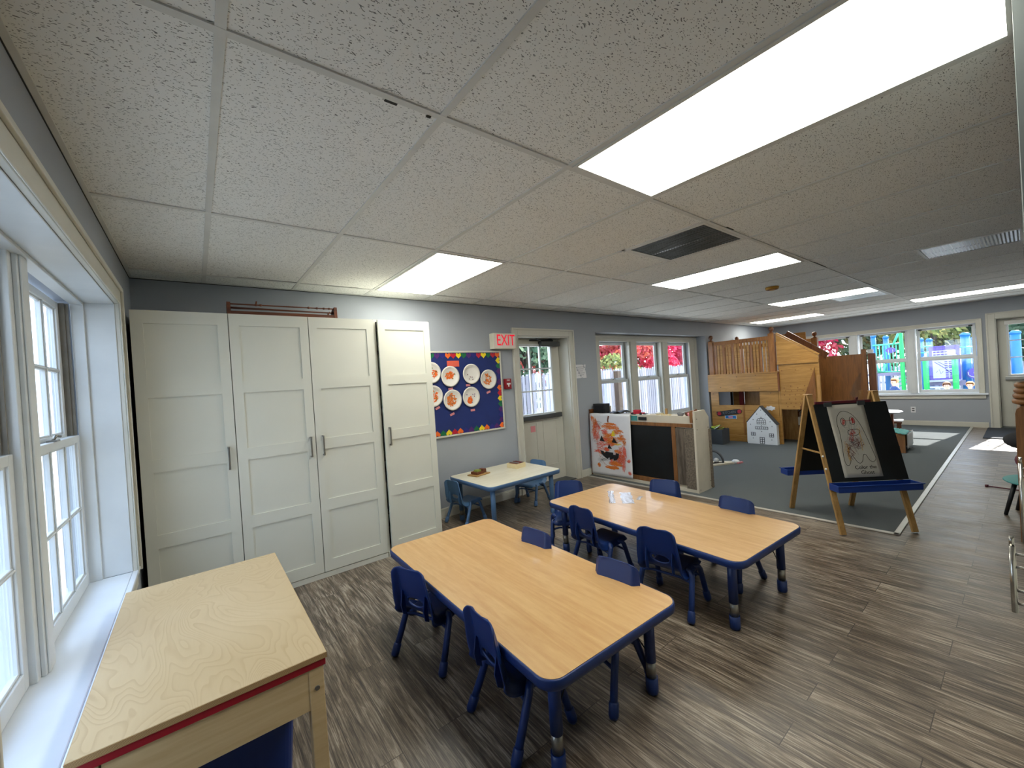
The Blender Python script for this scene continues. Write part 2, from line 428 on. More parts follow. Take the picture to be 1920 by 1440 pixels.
wall('wall_north', FN, XW-.25, XE+.25, 0, .22, [(3.675, 4.575, -.15, 1.96), (5.15, 8.43, -.15, 2.04)])
wall('wall_north_recess', FN, 5.0, 8.6, .222, .34, [(5.46, 8.16, .59, 1.93)])
wall('wall_west', FW, -3.8, YN, 0, .25, [(-.075, 1.87, .475, 1.965)])
wall('wall_east', FE, -3.8, YN, 0, .25, [(-.62, 1.93, .63, 1.91), (-1.76, -.85, -.15, 1.95)])
wall('wall_south', lambda p: Vector((p[0], -3.6-p[1], p[2])), XW-.25, XE+.25, 0, .2, [])
struct(MB().box((2.12, -3.598, 1.002), (5.0, -1.199, HC-.001)).box((4.2, -3.598, 0), (5.0, -1.1995, 1.001)).build('wall_partition', 'wallshade'))

# floor, carpet, ceiling
struct(MB().box((XW, -3.6, -.12), (XE, YN, 0)).box((3.676, YN, -.12), (4.574, YN+.2, 0)).box((5.16, YN, -.12), (8.42, YN+.21, 0)).build('floor', 'floor'))
b = MB(); b.box((4.80, -.49, 0), (XE-.002, YN-.002, .008)).box((5.17, YN-.002, 0), (8.41, YN+.215, .008))
struct(b.build('carpet', 'carpet'), 'grey low pile carpet covering the far play area', 'carpet')
struct(MB().box((4.762, -.528, 0), (4.80, YN-.02, .011)).build('trim_1', 'strip', bev=.004))
struct(MB().box((4.762, -.528, 0), (XE-.005, -.49, .011)).build('trim_2', 'strip', bev=.004))
struct(MB().box((XW-.2, -3.7, HC), (XE+.2, YN+.2, HC+.08)).build('ceiling', 'tile'))
rnd = random.Random(3)
b = MB()
for i in range(0, 20):
    x = i*T
    if XW+.02 < x < XE-.02: b.box((x-.012, -3.6, HC-.005), (x+.012, YN, HC))
for j in range(-3, 3):
    y = j*2*T
    if j == 2: y = 4*T
    if -3.6 < y < YN:
        b.box((XW, y-.012, HC-.0055), (XE, y+.012, HC))
        for i in range(0, 19):
            if rnd.random() < .6:
                xa = i*T+rnd.uniform(.02, .3); xb = min((i+1)*T-.014, xa+rnd.uniform(.05, .5)); sd = rnd.choice((-1, 1))
                if xa > XW+.02: b.box((xa, y+sd*.012, HC-.0008), (xb, y+sd*(.012+rnd.uniform(.003, .008)), HC), 1)
b.box((5*T-.012, T-.012, HC-.005), (6*T+.012, T+.012, HC))
# wall angle round the room
b.box((XW, -3.6, HC-.005), (XW+.02, YN, HC)).box((XW, YN-.02, HC-.005), (XE, YN, HC)).box((XE-.02, -3.6, HC-.005), (XE, YN, HC))
b.box((XW, -3.6, HC-.010), (XW+.0025, YN, HC-.005), 1).box((XW, YN-.0025, HC-.010), (XE, YN, HC-.005), 1)
struct(b.build('ceiling_grid', ['grid', 'gridgap']))
# small torn tile chips by the second crossing
b = MB(); b.box((1.03, .012, HC-.004), (1.07, .026, HC-.0005)).box((1.17, .010, HC-.008), (1.185, .02, HC-.0005)); struct(b.build('ceiling_chip', 'gridgap'))

# baseboards
def basebd(name, F, u0, u1): 
    b = MB(F); b.box((u0, -.014, 0), (u1, 0, .085)).box((u0, -.009, .085), (u1, 0, .10)); return struct(b.build(name, 'trim', bev=.002))
basebd('baseboard_north', FN, XW+.02, 3.59); basebd('baseboard_north.001', FN, 4.68, 5.15); basebd('baseboard_north.002', FN, 8.43, XE-.02)
basebd('baseboard_east', FE, -.715, YN-.02); basebd('baseboard_east.001', FE, -3.55, -1.9); basebd('baseboard_west', FW, -3.55, YN-.02)

def casing(b, u0, u1, z0, z1, w, t=.02, bottom=False, m=0):
    """flat casing with a raised outer band round an opening"""
    for a, c in ((u0-w, u0), (u1, u1+w)):
        b.box((a, -t, z0), (c, 0, z1+w), m)
    b.box((u0, -t, z1), (u1, 0, z1+w), m)
    b.box((u0-w, -t-.012, z0), (u0-w+.022, -t, z1+w), m).box((u1+w-.022, -t-.012, z0), (u1+w, -t, z1+w), m).box((u0-w+.022, -t-.012, z1+w-.022), (u1+w-.022, -t, z1+w), m)
    b.box((u0-.012, -t-.006, z0), (u0, -t, z1+.012), m).box((u1, -t-.006, z0), (u1+.012, -t, z1+.012), m).box((u0, -t-.006, z1), (u1, -t, z1+.012), m)
    if bottom: b.box((u0-w, -t, z0-w), (u1+w, 0, z0), m)

def sash(root, F, name, u0, u1, z0, z1, d, cols, rows, st=.042, rail=.05, mat='trimw', dep=.032, mun=.02):
    b = MB(F)
    b.box((u0, d, z0), (u0+st, d+dep, z1)).box((u1-st, d, z0), (u1, d+dep, z1)).box((u0+st, d, z0), (u1-st, d+dep, z0+rail)).box((u0+st, d, z1-st*.85), (u1-st, d+dep, z1))
    U0, U1, Z0, Z1 = u0+st, u1-st, z0+rail, z1-st*.85
    for k in range(1, cols): 
        u = U0+(U1-U0)*k/cols; b.box((u-mun/2, d+.006, Z0), (u+mun/2, d+dep-.006, Z1)); b.box((u-mun/5, d+.001, Z0), (u+mun/5, d+.006, Z1))
    for k in range(1, rows):
        z = Z0+(Z1-Z0)*k/rows; b.box((U0, d+.0065, z-mun/2), (U1, d+dep-.0065, z+mun/2)); b.box((U0, d+.002, z-mun/5), (U1, d+.0065, z+mun/5))
    # stepped glazing bead
    for a, c, e, f in ((U0, U0+.009, Z0, Z1), (U1-.009, U1, Z0, Z1)): b.box((a, d+.009, e), (c, d+dep-.009, f))
    for e, f in ((Z0, Z0+.009), (Z1-.009, Z1)): b.box((U0+.009, d+.009, e), (U1-.009, d+dep-.009, f))
    o = b.build(name, mat, root, bev=.002, seg=1)
    g = MB(F); g.box((U0+.002, d+dep/2-.002, Z0+.002), (U1-.002, d+dep/2+.002, Z1-.002)); g.build('pane', 'glass', o)
    return o
def lock(root, F, u, d, z, mat='steel'):
    b = MB(F); b.box((u-.03, d-.002, z), (u+.03, d+.03, z+.008)); b.tube([(u-.012, d+.012, z+.006), (u, d+.006, z+.024), (u+.022, d-.004, z+.02)], .006, 8)
    b.build('sash_lock', mat, root)

# ---- window 1 (west): two double-hung units behind a deep reveal
w1 = sroot('window_1', 'white window bay of two twelve pane double hung sashes over the deep sill', 'window')
b = MB(FW); casing(b, -.075, 1.87, .47, 1.965, .105); b.build('casing', 'trim', w1, bev=.003)
b = MB(FW)
b.box((-.075, -.001, .495), (-.071, .165, 1.965)).box((1.866, -.001, .495), (1.87, .165, 1.965)).box((-.071, -.001, 1.961), (1.866, .165, 1.965))
b.box((-.071, .115, .495), (-.057, .165, 1.961)).box((1.852, .115, .495), (1.866, .165, 1.961)).box((-.057, .115, 1.947), (1.852, .165, 1.961))
b.build('jamb', 'trimw', w1, bev=.002, seg=1)
b = MB(FW); b.box((-.22, -.024, .475), (1.95, .001, .495)).box((-.073, .001, .475), (1.868, .25, .495)); b.build('window_stool', 'sill', w1, bev=.004)
b = MB(FW); b.box((-.17, -.014, .40), (1.92, -.0005, .473)); b.build('apron', 'trim', w1, bev=.003)
for (a, c) in ((.885, 1.055),):
    b = MB(FW)
    b.box((a, .145, .495), (c, .235, 1.948)); b.box((a+.035, .132, .495), (c-.035, .145, 1.948)); b.box((a+.05, .126, .495), (c-.05, .132, 1.948))
    b.build('mullion', 'trimw', w1, bev=.002, seg=1)
for a, c in ((-.055, .883), (1.057, 1.85)):
    b = MB(FW)
    for s0, s1 in ((a, a+.028), (c-.028, c)):
        b.box((s0, .180, 1.27), (s1, .235, 1.946)); b.box((s0+.009, .168, 1.27), (s1-.009, .180, 1.946))
    b.build('jamb_liner', 'vinyl_grey', w1)
    sash(w1, FW, 'upper_sash', a+.029, c-.029, 1.235, 1.946, .20, 3, 2)
    sash(w1, FW, 'lower_sash', a, c, .497, 1.268, .163, 3, 2, rail=.06)
    lock(w1, FW, (a+c)/2-.04, .158, 1.268)

# ---- window 2 (north): triple one-over-one in the recess
def FR(p): return Vector((p[0], 2.912+p[1], p[2]))
w2 = sroot('window_2', 'white triple double hung window in the recess behind the play shelf', 'window')
b = MB(FR)
b.box((5.152, -.03, .55), (5.46, -.001, 2.038)).box((8.16, -.03, .55), (8.428, -.001, 2.038)).box((5.46, -.03, 1.93), (8.16, -.001, 2.038))
b.box((8.34, -.042, .55), (8.426, -.03, 2.036)).box((5.154, -.042, .55), (5.24, -.03, 2.036)).box((5.24, -.042, 1.985), (8.34, -.03, 2.036))
b.build('casing', 'trim', w2, bev=.003)
b = MB(FR); b.box((5.155, -.06, .555), (8.425, -.043, .585)).box((5.462, -.043, .592), (8.158, .11, .60)); b.build('window_stool', 'trim', w2, bev=.003)
for a, c in ((6.215, 6.425), (7.16, 7.385)):
    b = MB(FR); b.box((a, -.03, .60), (c, .10, 1.928)).box((a+.03, -.042, .60), (c-.03, -.03, 1.928)); b.build('mullion', 'trim', w2, bev=.003)
for a, c in ((5.465, 6.21), (6.43, 7.155), (7.39, 8.155)):
    b = MB(FR)
    for s0, s1 in ((a, a+.018), (c-.018, c)): b.box((s0, .055, 1.30), (s1, .088, 1.926))
    b.build('jamb_liner', 'vinyl_grey', w2)
    sash(w2, FR, 'upper_sash', a+.019, c-.019, 1.282, 1.926, .055, 1, 1, st=.045)
    sash(w2, FR, 'lower_sash', a, c, .602, 1.315, .02, 1, 1, st=.048, rail=.055)
    lock(w2, FR, (a+c)/2, .016, 1.315)

# ---- window 3 (east)
w3 = sroot('window_3', 'white triple double hung window facing the playground', 'window')
b = MB(FE); casing(b, -.62, 1.93, .61, 1.91, .075); b.build('casing', 'trim', w3, bev=.003)
b = MB(FE); b.box((-.73, -.045, .60), (2.04, -.001, .63)).box((-.618, 0, .632), (1.928, .14, .645)); b.build('window_stool', 'sill', w3, bev=.003)
b = MB(FE); b.box((-.70, -.018, .53), (2.01, -.001, .598)); b.build('apron', 'trim', w3, bev=.002)
for a, c in ((.17, .28), (1.05, 1.17)):
    b = MB(FE); b.box((a, -.02, .645), (c, .13, 1.908)).box((a+.025, -.03, .645), (c-.025, -.02, 1.908)); b.build('mullion', 'trimw', w3, bev=.003)
for a, c in ((-.615, .165), (.285, 1.045), (1.175, 1.925)):
    sash(w3, FE, 'upper_sash', a+.004, c-.004, 1.29, 1.906, .075, 1, 1, st=.038)
    sash(w3, FE, 'lower_sash', a, c, .647, 1.31, .04, 1, 1, st=.038, rail=.05)
    b = MB(FE)
    for u in (a+.06, c-.06): b.box((u-.025, .05, 1.865), (u+.025, .074, 1.885))
    b.build('sash_clip', 'dark', w3)

# ---- doors: half-glazed steel doors with panic bars
def door(name, F, u0, u1, d, z0, z1, cas_w, g0, g1, gz0, gz1, bar0, bar1, bz, label, closer, barmat, cmat, left=True, jambd=.2):
    r = sroot(name, label, 'door')
    b = MB(F); casing(b, u0, u1, 0, z1, cas_w); b.build('casing', 'trim', r, bev=.004)
    b = MB(F); b.box((u0-.012+.012, 0, 0), (u0+.012, jambd, z1)).box((u1-.012, 0, 0), (u1, jambd, z1)).box((u0+.012, 0, z1-.012), (u1-.012, jambd, z1)); b.build('jamb', 'trim', r)
    b = MB(F); b.box((u0+.0005, d+.041, .0145), (u0+.04, d+.055, z1-.0005)).box((u1-.04, d+.041, .0145), (u1-.0005, d+.055, z1-.0005)).box((u0+.04, d+.041, z1-.04), (u1-.04, d+.055, z1-.0005)).box((u0+.04, d+.041, .0145), (u1-.04, d+.055, .05)); b.build('door_stop', 'dark', r)
    L0, L1 = u0+.015, u1-.018
    b = MB(F)
    for a, c, e, f in ((L0, g0, .02, z1-.015), (g1, L1, .02, z1-.015), (g0, g1, .02, gz0), (g0, g1, gz1, z1-.015)): b.box((a, d, e), (c, d+.04, f))
    leaf = b.build('door_leaf', 'trim', r)
    b = MB(F)
    for e, f in ((gz0-.03, gz0), (gz1, gz1+.03)): b.box((g0-.03, d-.012, e), (g1+.03, d, f))
    for a, c in ((g0-.03, g0), (g1, g1+.03)): b.box((a, d-.012, gz0), (c, d, gz1))
    for k in (1, 2):
        u = g0+(g1-g0)*k/3; z = gz0+(gz1-gz0)*k/3
        b.box((u-.009, d-.002, gz0), (u+.009, d+.03, gz1)); b.box((g0, d-.0015, z-.009), (g1, d+.0295, z+.009))
    b.build('muntins', 'trimw', leaf, bev=.002, seg=1)
    MB(F).box((g0, d+.012, gz0), (g1, d+.016, gz1)).build('pane', 'glass', leaf)
    # moulded lower panels
    b = MB(F); mid = (L0+L1)/2
    for a, c in ((L0+.12, mid-.05), (mid+.05, L1-.12)):
        for e, f in ((.22, bz-.06),):
            for q in ((a, e, c, e+.02), (a, f-.02, c, f), (a, e+.02, a+.02, f-.02), (c-.02, e+.02, c, f-.02)): b.box((q[0], d-.006, q[1]), (q[2], d, q[3]))
    b.build('door_panels', 'trim', leaf, bev=.003)
    b = MB(F); b.box((bar0, d-.055, bz-.03), (bar1, d-.03, bz+.03)).box((bar0, d-.03, bz-.03), (bar0+.07, d-.001, bz+.03)).box((bar1-.07, d-.03, bz-.03), (bar1, d-.001, bz+.03)); b.build('push_bar', barmat, leaf, bev=.006)
    c0, c1 = closer
    b = MB(F); b.box((c0, d-.075, z1-.12), (c1, d-.001, z1-.055)); b.tube([(c0+.05, d-.04, z1-.055), (c0-.12, d-.11, z1-.03), (c1-.1, d-.02, z1-.02)], .009, 8); b.box((c0-.16, d-.03, z1-.045), (c1-.08, d-.005, z1-.026)); b.build('door_closer', cmat, leaf, bev=.004)
    b = MB(F); b.box((u0, -.02+.02, .0005), (u1, jambd, .014)); b.build('threshold', 'gunmetal', r)
    return r, leaf
d1, leaf1 = door('door_1', FN, 3.675, 4.575, .18, 0, 1.96, .092, 3.84, 4.385, .95, 1.845, 3.80, 4.50, .90, 'white half glazed exit door beside the red exit sign', (4.18, 4.52), 'gunmetal', 'gunmetal')
MB(FN).box((3.955, .1765, .71), (4.035, .1795, .79)).build('sticker', 'pink', leaf1)
d2, leaf2 = door('door_2', FE, -1.76, -.85, .13, 0, 1.95, .11, -1.62, -.995, .95, 1.845, -1.70, -.93, .885, 'white half glazed door at the far end of the room', (-1.3, -.95), 'silverbar', 'grid')

# ---- ceiling fixtures
def lightfix(i, j, label):
    x0, y0 = i*T+.013, j*2*T+.013; x1, y1 = (i+1)*T-.013, (j+1)*2*T-.013
    t = thing('ceiling_light', label, 'ceiling light', ((x0+x1)/2, (y0+y1)/2, HC), 0, 'recessed fluorescent ceiling panels')
    a, c = (x1-x0)/2, (y1-y0)/2; w = .018
    b = MB(); b.box((-a, -c, -.008), (-a+w, c, -.0005)).box((a-w, -c, -.008), (a, c, -.0005)).box((-a+w, -c, -.008), (a-w, -c+w, -.0005)).box((-a+w, c-w, -.008), (a-w, c, -.0005)); b.build('frame', 'grid', t)
    MB().box((-a+w, -c+w, -.006), (a-w, c-w, -.0015)).build('diffuser', 'diffuser', t)
lightfix(3, -1, 'large glowing ceiling panel above the nearer wood topped table')
lightfix(3, 1, 'glowing ceiling panel just in front of the white wardrobes')
lightfix(7, 0, 'glowing ceiling panel right of the dark square vent')
lightfix(12, 0, 'narrow looking glowing ceiling panel beyond the yellowed smoke detector')
lightfix(16, -1, 'glowing ceiling panel at the far right near the playground window')
lightfix(16, 1, 'farthest glowing ceiling panel above the wooden play loft')
def vent(x0, y0, x1, y1, label):
    t = thing('ceiling_vent', label, 'ceiling vent', ((x0+x1)/2, (y0+y1)/2, HC), 0, 'square metal ceiling vents')
    a, c = (x1-x0)/2-.013, (y1-y0)/2-.013
    b = MB(); w = .02
    b.box((-a, -c, -.006), (-a+w, c, -.0005)).box((a-w, -c, -.006), (a, c, -.0005)).box((-a+w, -c, -.006), (a-w, -c+w, -.0005)).box((-a+w, c-w, -.006), (a-w, c, -.0005)); b.build('frame', 'grid', t)
    b = MB(); b.box((-a+w, -c+w, -.002), (a-w, c-w, -.0008)); n = 26
    for k in range(n):
        y = -c+w+(2*c-2*w)*(k+.5)/n
        for s in (-1, 1):
            b.beam((s*.01, y, -.004), (s*(a-w-.004), y, -.004), .010, .0012, 0, (0, .5, 1))
    b.build('grille', 'vent', t)
vent(5*T, 0, 6*T, T, 'dark square metal vent between the two nearest ceiling panels')
vent(9*T, -2*T, 10*T, -T, 'shiny square vent near the right edge of the ceiling')
vent(13*T, 0, 14*T, T, 'small looking vent just past the far middle ceiling panel')
t = thing('smoke_detector', 'yellowed round smoke detector on the ceiling', 'smoke detector', (5.93, .64, HC))
MB().lathe([(.068, -.0005), (.07, -.012), (.062, -.03), (.03, -.036)], seg=28).build('housing', 'gold', t)
MB().lathe([(.06, -.031), (.05, -.0345), (.045, -.0355)], seg=28).build('sensor_ring', 'brown', t)

# ================================================================== outdoors
struct(MB().box((-14, -20, -.5), (XW-.26, 40, -.16)).box((XW-.26, YN+.36, -.5), (60, 40, -.16)).box((XE+.26, -20, -.5), (60, YN+.36, -.16)).build('ground', 'ground'))
def pickets(name, label, F, u0, u1, h, hw, post, ps):
    t = thing(name, label, 'fence'); b = MB(F); u = u0; r = random.Random(5)
    while u < u1:
        w = hw*r.uniform(.85, 1.05); dh = r.uniform(-.04, .03)
        b.box((u, r.uniform(0, .012), -.15), (u+w, .03, h+dh-.02)); b.box((u+w*.2, .006, h+dh-.02), (u+w*.8, .028, h+dh+.02)); u += hw*1.22
    b.build('pickets', 'fence', t)
    MB(F).box((u0, .035, .25), (u1, .075, .34)).box((u0, .035, h-.35), (u1, .075, h-.26)).build('rails', 'fence', t)
    u = u0
    while u <= u1:
        MB(F).box((u, .08, -.15), (u+.11, .18, h+.02)).build('post', 'fence', t); u += ps
pickets('picket_fence', 'weathered cedar picket fence outside the exit door and triple window', lambda p: Vector((p[0], 6.6+p[1], p[2])), 4.4, 17.5, 1.55, .095, .1, 2.4)
MB().box((10.50, 6.40, -.16), (10.66, 6.56, 1.5)).build('fence_post', 'bark'); o = bpy.data.objects['fence_post']; tag(o, 'dark square post standing in front of the cedar fence', 'post')
pickets('picket_fence', 'pale picket fence beyond the climbing frame in the playground', lambda p: Vector((24+p[1], p[0], p[2])), -9, 9, .95, .11, .1, 2.4)
# neighbour wall seen through the west window
t = thing('clapboard_wall', 'pale clapboard wall close outside the left window', 'building')
b = MB()
for k in range(15): b.box((-2.6, -4, -.15+k*.16), (-2.47-.012, 9, -.15+k*.16+.155)); b.box((-2.50, -4, -.15+k*.16), (-2.47, 9, -.15+k*.16+.02))
b.build('clapboards', 'siding', t)
for y in (.4, 3.2, 6.0): MB().box((-2.46, y, -.15), (-2.40, y+.14, 2.2)).build('corner_board', 'siding', t)

def foliage(name, parent, c, R, n, size, mat, seed, clumps=14):
    r = random.Random(seed); b = MB(); c = Vector(c); R = Vector(R)
    cl = []
    for k in range(clumps):
        d = Vector((r.gauss(0, 1), r.gauss(0, 1), r.gauss(0, 1))).normalized()*r.uniform(.45, .95)
        cl.append((Vector((d.x*R.x, d.y*R.y, d.z*R.z)), r.uniform(.28, .48)))
    for k in range(n):
        o, s = cl[k % clumps]
        d = Vector((r.gauss(0, 1), r.gauss(0, 1), r.gauss(0, 1))).normalized()*r.uniform(.6, 1.05)
        p = c+o+Vector((d.x*R.x, d.y*R.y, d.z*R.z))*s
        a = Vector((r.gauss(0, 1), r.gauss(0, 1), r.gauss(0, 1))).normalized(); e = a.orthogonal().normalized(); q = a.cross(e)
        z = size*r.uniform(.6, 1.3)
        b.face([b.v(p+e*z), b.v(p+q*z*.55), b.v(p-e*z), b.v(p-q*z*.55)])
    return b.build(name, mat, parent, recalc=False)
def tree(label, x, y, zc, R, n, mat, seed, size=.13, trunk=.16, cat='tree', name='tree'):
    t = thing(name, label, cat, (x, y, -.16), 0, 'trees and shrubs outside')
    foliage('foliage', t, (0, 0, zc+.16), R, n, size, mat, seed)
    if trunk:
        b = MB(); b.tube([(0, 0, -.05), (.05, 0, zc*.5), (0, .05, zc+.3)], [trunk, trunk*.8, trunk*.5], 10)
        r = random.Random(seed)
        for k in range(6):
            a = r.uniform(0, 2*PI); b.tube([(.02, 0, zc*.45+.1*k), (math.cos(a)*R[0]*.4, math.sin(a)*R[1]*.4, zc*.8+.2*k), (math.cos(a)*R[0]*.75, math.sin(a)*R[1]*.75, zc*1.1)], [trunk*.4, trunk*.25, trunk*.1], 6)
        b.build('trunk', 'bark', t)
tree('leafy green tree left behind the fence seen through the exit door', 8.2, 9.3, 2.9, (1.7, 1.4, 2.1), 3600, 'leafyg', 11)
tree('darker green tree with a thick trunk seen through the exit door', 10.2, 10.2, 3.1, (1.8, 1.4, 2.3), 3200, 'leafg', 12, trunk=.22)
tree('pinkish maple right of the trunk seen through the exit door', 12.3, 11.2, 3.0, (1.5, 1.4, 1.8), 2200, 'leafp', 13)
tree('faded pink maple in the left pane of the triple window', 15.9, 10.6, 2.5, (2.0, 1.5, 1.5), 3800, 'leafp', 14)
tree('yellow green shrub just above the fence in the left pane', 13.2, 8.6, 1.3, (2.0, .9, .75), 2400, 'leafyg', 15, .1, .04, 'shrub', 'shrub')
tree('vivid red maple in the middle pane of the triple window', 20.0, 11.4, 2.5, (2.6, 1.8, 1.9), 5200, 'leafr', 16)
tree('vivid red maple in the right pane of the triple window', 24.2, 12.0, 2.7, (2.9, 1.9, 2.0), 5200, 'leafr', 17)
tree('green tree high behind the red maples', 17.5, 14.5, 4.4, (3.2, 2, 1.9), 3000, 'leafg', 18)
tree('pink maple beyond the playground left of the windows', 27.5, 7.0, 2.8, (2.2, 2.3, 1.9), 5000, 'leafr', 19, .16)
tree('green tree beyond the playground behind the blue posts', 29.5, 3.3, 3.4, (2.5, 2.9, 3.2), 6500, 'leafg', 20, .17)
tree('green tree beyond the playground behind the purple panel', 29.5, -1.6, 3.2, (2.5, 3.3, 3.0), 6500, 'leafg', 21, .17)
tree('yellowish tree between the evergreens beyond the playground', 27.0, 1.4, 2.8, (1.6, 1.5, 1.2), 1500, 'leafyg', 22, .15)
tree('green tree beyond the playground seen through the far door', 28.5, -6.2, 3.2, (2.5, 2.8, 3.0), 4500, 'leafg', 23, .17)

# ---- playground structure, built at x = 20
PX = 20.
def PP(y, z, dx=0.): return (PX+dx, -1.194+(y+1.194)*1.3, 1.4+(z-1.4)*1.3)
t = thing('play_structure', 'climbing frame with blue and green posts and a purple maze panel', 'play structure')
def post(y, zt, r, mat, dx=0., cap='pmint', zb=None):
    p = PP(y, zt, dx); b = MB(); b.cyl((p[0], p[1], -.2), r, p[2]+.2, 16); o = b.build('post', mat, t)
    MB().lathe([(r*1.12, 0), (r*1.12, .05), (r*.6, .1)], (p[0], p[1], p[2]), 16).build('post_cap', 'pwhite' if cap is None else cap, o)
post(1.46, 1.97, .075, 'pblue', 0, 'pblue'); post(1.30, 1.93, .08, 'pblue', .8, 'pblue'); post(.865, 2.06, .055, 'pgreen', -.3)
post(.53, 1.76, .075, 'pblue', 0, 'pblue'); post(.42, 1.74, .08, 'pblue', .6, 'pblue'); post(-.24, 1.80, .11, 'pblue', .2, 'pblue'); post(-.36, 1.70, .08, 'pblue', 1.0, 'pblue')
post(-1.02, 1.75, .11, 'pblue', .4, 'pblue')
post(.42, 1.27, .07, 'pgreen', -.5, 'pwhite'); post(-.085, 1.27, .07, 'pgreen', -.5, 'pwhite')
b = MB()
for z in (1.735, .985): b.tube([PP(1.47, z, -.1), PP(.85, z-.0, -.1)], .03, 8)
for k in range(9): y = 1.40-.068*k; b.tube([PP(y, 1.735, -.1), PP(y, .985, -.1)], .018, 6)
b.tube([PP(1.04, 1.735, -.1), PP(.93, 2.02, -.1)], .035, 8)
b.tube([PP(1.42, 1.25, -.15), PP(1.36, 1.02, -.15), PP(1.26, 1.0, -.15), PP(1.22, 1.2, -.15)], .035, 8)
for z in (.82, .73, .62): b.tube([PP(.98, z-.03, -.1), PP(.78, z+.03, -.1)], .025, 8)
b.build('railing', 'pmint', t)
b = MB(); b.tube([PP(.53, 1.60, -.15), PP(.32, 1.60, -.15)], .02, 8).tube([PP(.53, 1.44, -.15), PP(.35, 1.44, -.15)], .02, 8).tube([PP(-.12, 1.52, -.2), PP(-.42, 1.50, -.2)], .025, 8); b.build('handrail', 'pmint', t)
p0, p1 = PP(1.46, .96), PP(.78, .88); MB().box((PX-.2, p0[1], p0[2]), (PX+1.6, p1[1], p1[2])).build('deck', 'pdeck', t)
p0, p1 = PP(.42, .70), PP(-.22, .58); MB().box((PX-.2, p0[1], p0[2]), (PX+1.6, p1[1], p1[2])).build('deck', 'pdeck', t)
p0, p1 = PP(.44, .715), PP(-.14, .70); MB().box((PX-.28, p0[1], p0[2]-.04), (PX-.2, p1[1], p1[2]+.03)).build('deck_edge', 'pwhite', t)
p0, p1 = PP(.44, .56), PP(-.14, .55); MB().box((PX-.5, p0[1], p0[2]-.04), (PX-.2, p1[1], p1[2]+.03)).build('step', 'pwhite', t)
b = MB(lambda p: Vector(PP(1.09+p.x, 1.57+p.y, -.25+p.z))); P = ell(0, 0, .10, .075, 24); b.prism(P, lambda p: (p[0], p[1], 0), lambda p: (p[0], p[1], .06)); b.build('oval_panel', 'ppurple', t)
b = MB(lambda p: Vector(PP(1.09+p.x, 1.57+p.y, -.26+p.z))); b.box((-.055, -.12, -.02), (-.045, .02, 0)).box((.035, -.12, -.02), (.045, .02, 0)); b.build('oval_stripe', 'pwhite', t)
# maze panel
b = MB(lambda p: Vector(PP(p.x, p.y, -.3+p.z))); b.box((.37, .735, 0), (-.165, 1.56, .05)); b.box((.36, 1.555, 0), (-.16, 1.585, .045)); mp = b.build('maze_panel', 'ppurple', t)
b = MB(lambda p: Vector(PP(p.x, p.y, -.31+p.z)))
b.box((.31, .775, 0), (-.095, 1.47, .008), 0)
for z0, z1, cols in ((1.25, 1.46, ((.29, .245), (.23, .175), (.16, .105), (.09, .045))), ):
    for a, c in cols:
        for k in range(3): zz = z1-.065*k; b.box((a, zz-.045, -.006), (c, zz-.012, -.001), 1)
for k in range(2):
    for q in range(2): b.box((.03-.045*q, 1.29-.0*k, -.006), (-.002-.045*q, 1.32, -.001), 1)
for k in range(4):
    for q in range(3): b.box((.10-.07*q, 1.20-.05*k-.03, -.006), (.05-.07*q, 1.20-.05*k, -.001), 1)
for k in range(4):
    for q in range(2): b.box((.09-.07*q, .98-.055*k-.035, -.006), (.04-.07*q, .98-.055*k, -.001), 1)
b.ribbon([(.28, 1.19, -.006), (.2, 1.12, -.006), (.1, 1.02, -.006), (.02, .92, -.006), (-.06, .82, -.006)], .014, (0, 0, 1), 1)
b.ribbon([(.22, 1.19, -.006), (.15, 1.14, -.006), (.08, 1.08, -.006), (-.08, 1.04, -.006)], .012, (0, 0, 1), 1)
b.ribbon([(.25, .92, -.006), (.2, 1.0, -.006), (.17, .88, -.006), (.13, .95, -.006)], .010, (0, 0, 1), 1)
b.build('maze', ['pwhite', 'ppurple'], mp, recalc=False)
p = PP(-.38, .86); t2 = thing('spiral_wheel', 'purple spiral wheel panel right of the maze panel', 'play panel', p)
b = MB(lambda q: Vector((q.z, q.x, q.y))); b.prism(ell(0, 0, .17, .17), lambda p: (p[0], p[1], -.05), lambda p: (p[0], p[1], .05)); b.build('disc', 'ppurple', t2)
b = MB(); b.tube([(-.06, (.02+.012*k)*math.cos(k*.6), (.02+.012*k)*math.sin(k*.6)) for k in range(12)], .01, 6); b.build('spiral', 'pwhite', t2)
MB().cyl((0, 0, -p[2]-.16), .05, p[2]+.02, 10).build('stand', 'pblue', t2)
t3 = thing('number_barrel', 'cream play panel with a round number hole seen through the far door', 'play panel', (18.6, -3.35, -.16))
b = MB(lambda q: Vector((q.z, q.x, q.y))); b.prism([(-.45, 0)]+[(.45, 0)]+ell(0, 1.25, .45, .5, 16, 0, PI), lambda p: (p[0], p[1], -.1), lambda p: (p[0], p[1], .1)); b.build('panel', 'cream', t3)
b = MB(); b.tube([(-.12, .13*math.cos(k*.33), .98+.17*math.sin(k*.33)) for k in range(19)], .022, 8, closed=True); b.build('ring', 'trimw', t3)
b = MB(); 
for k in range(4): b.tube([(-.12, -.28+.16*k, 1.25), (-.12, -.24+.16*k, 1.5)], .03, 8)
b.build('moulding', 'white', t3)

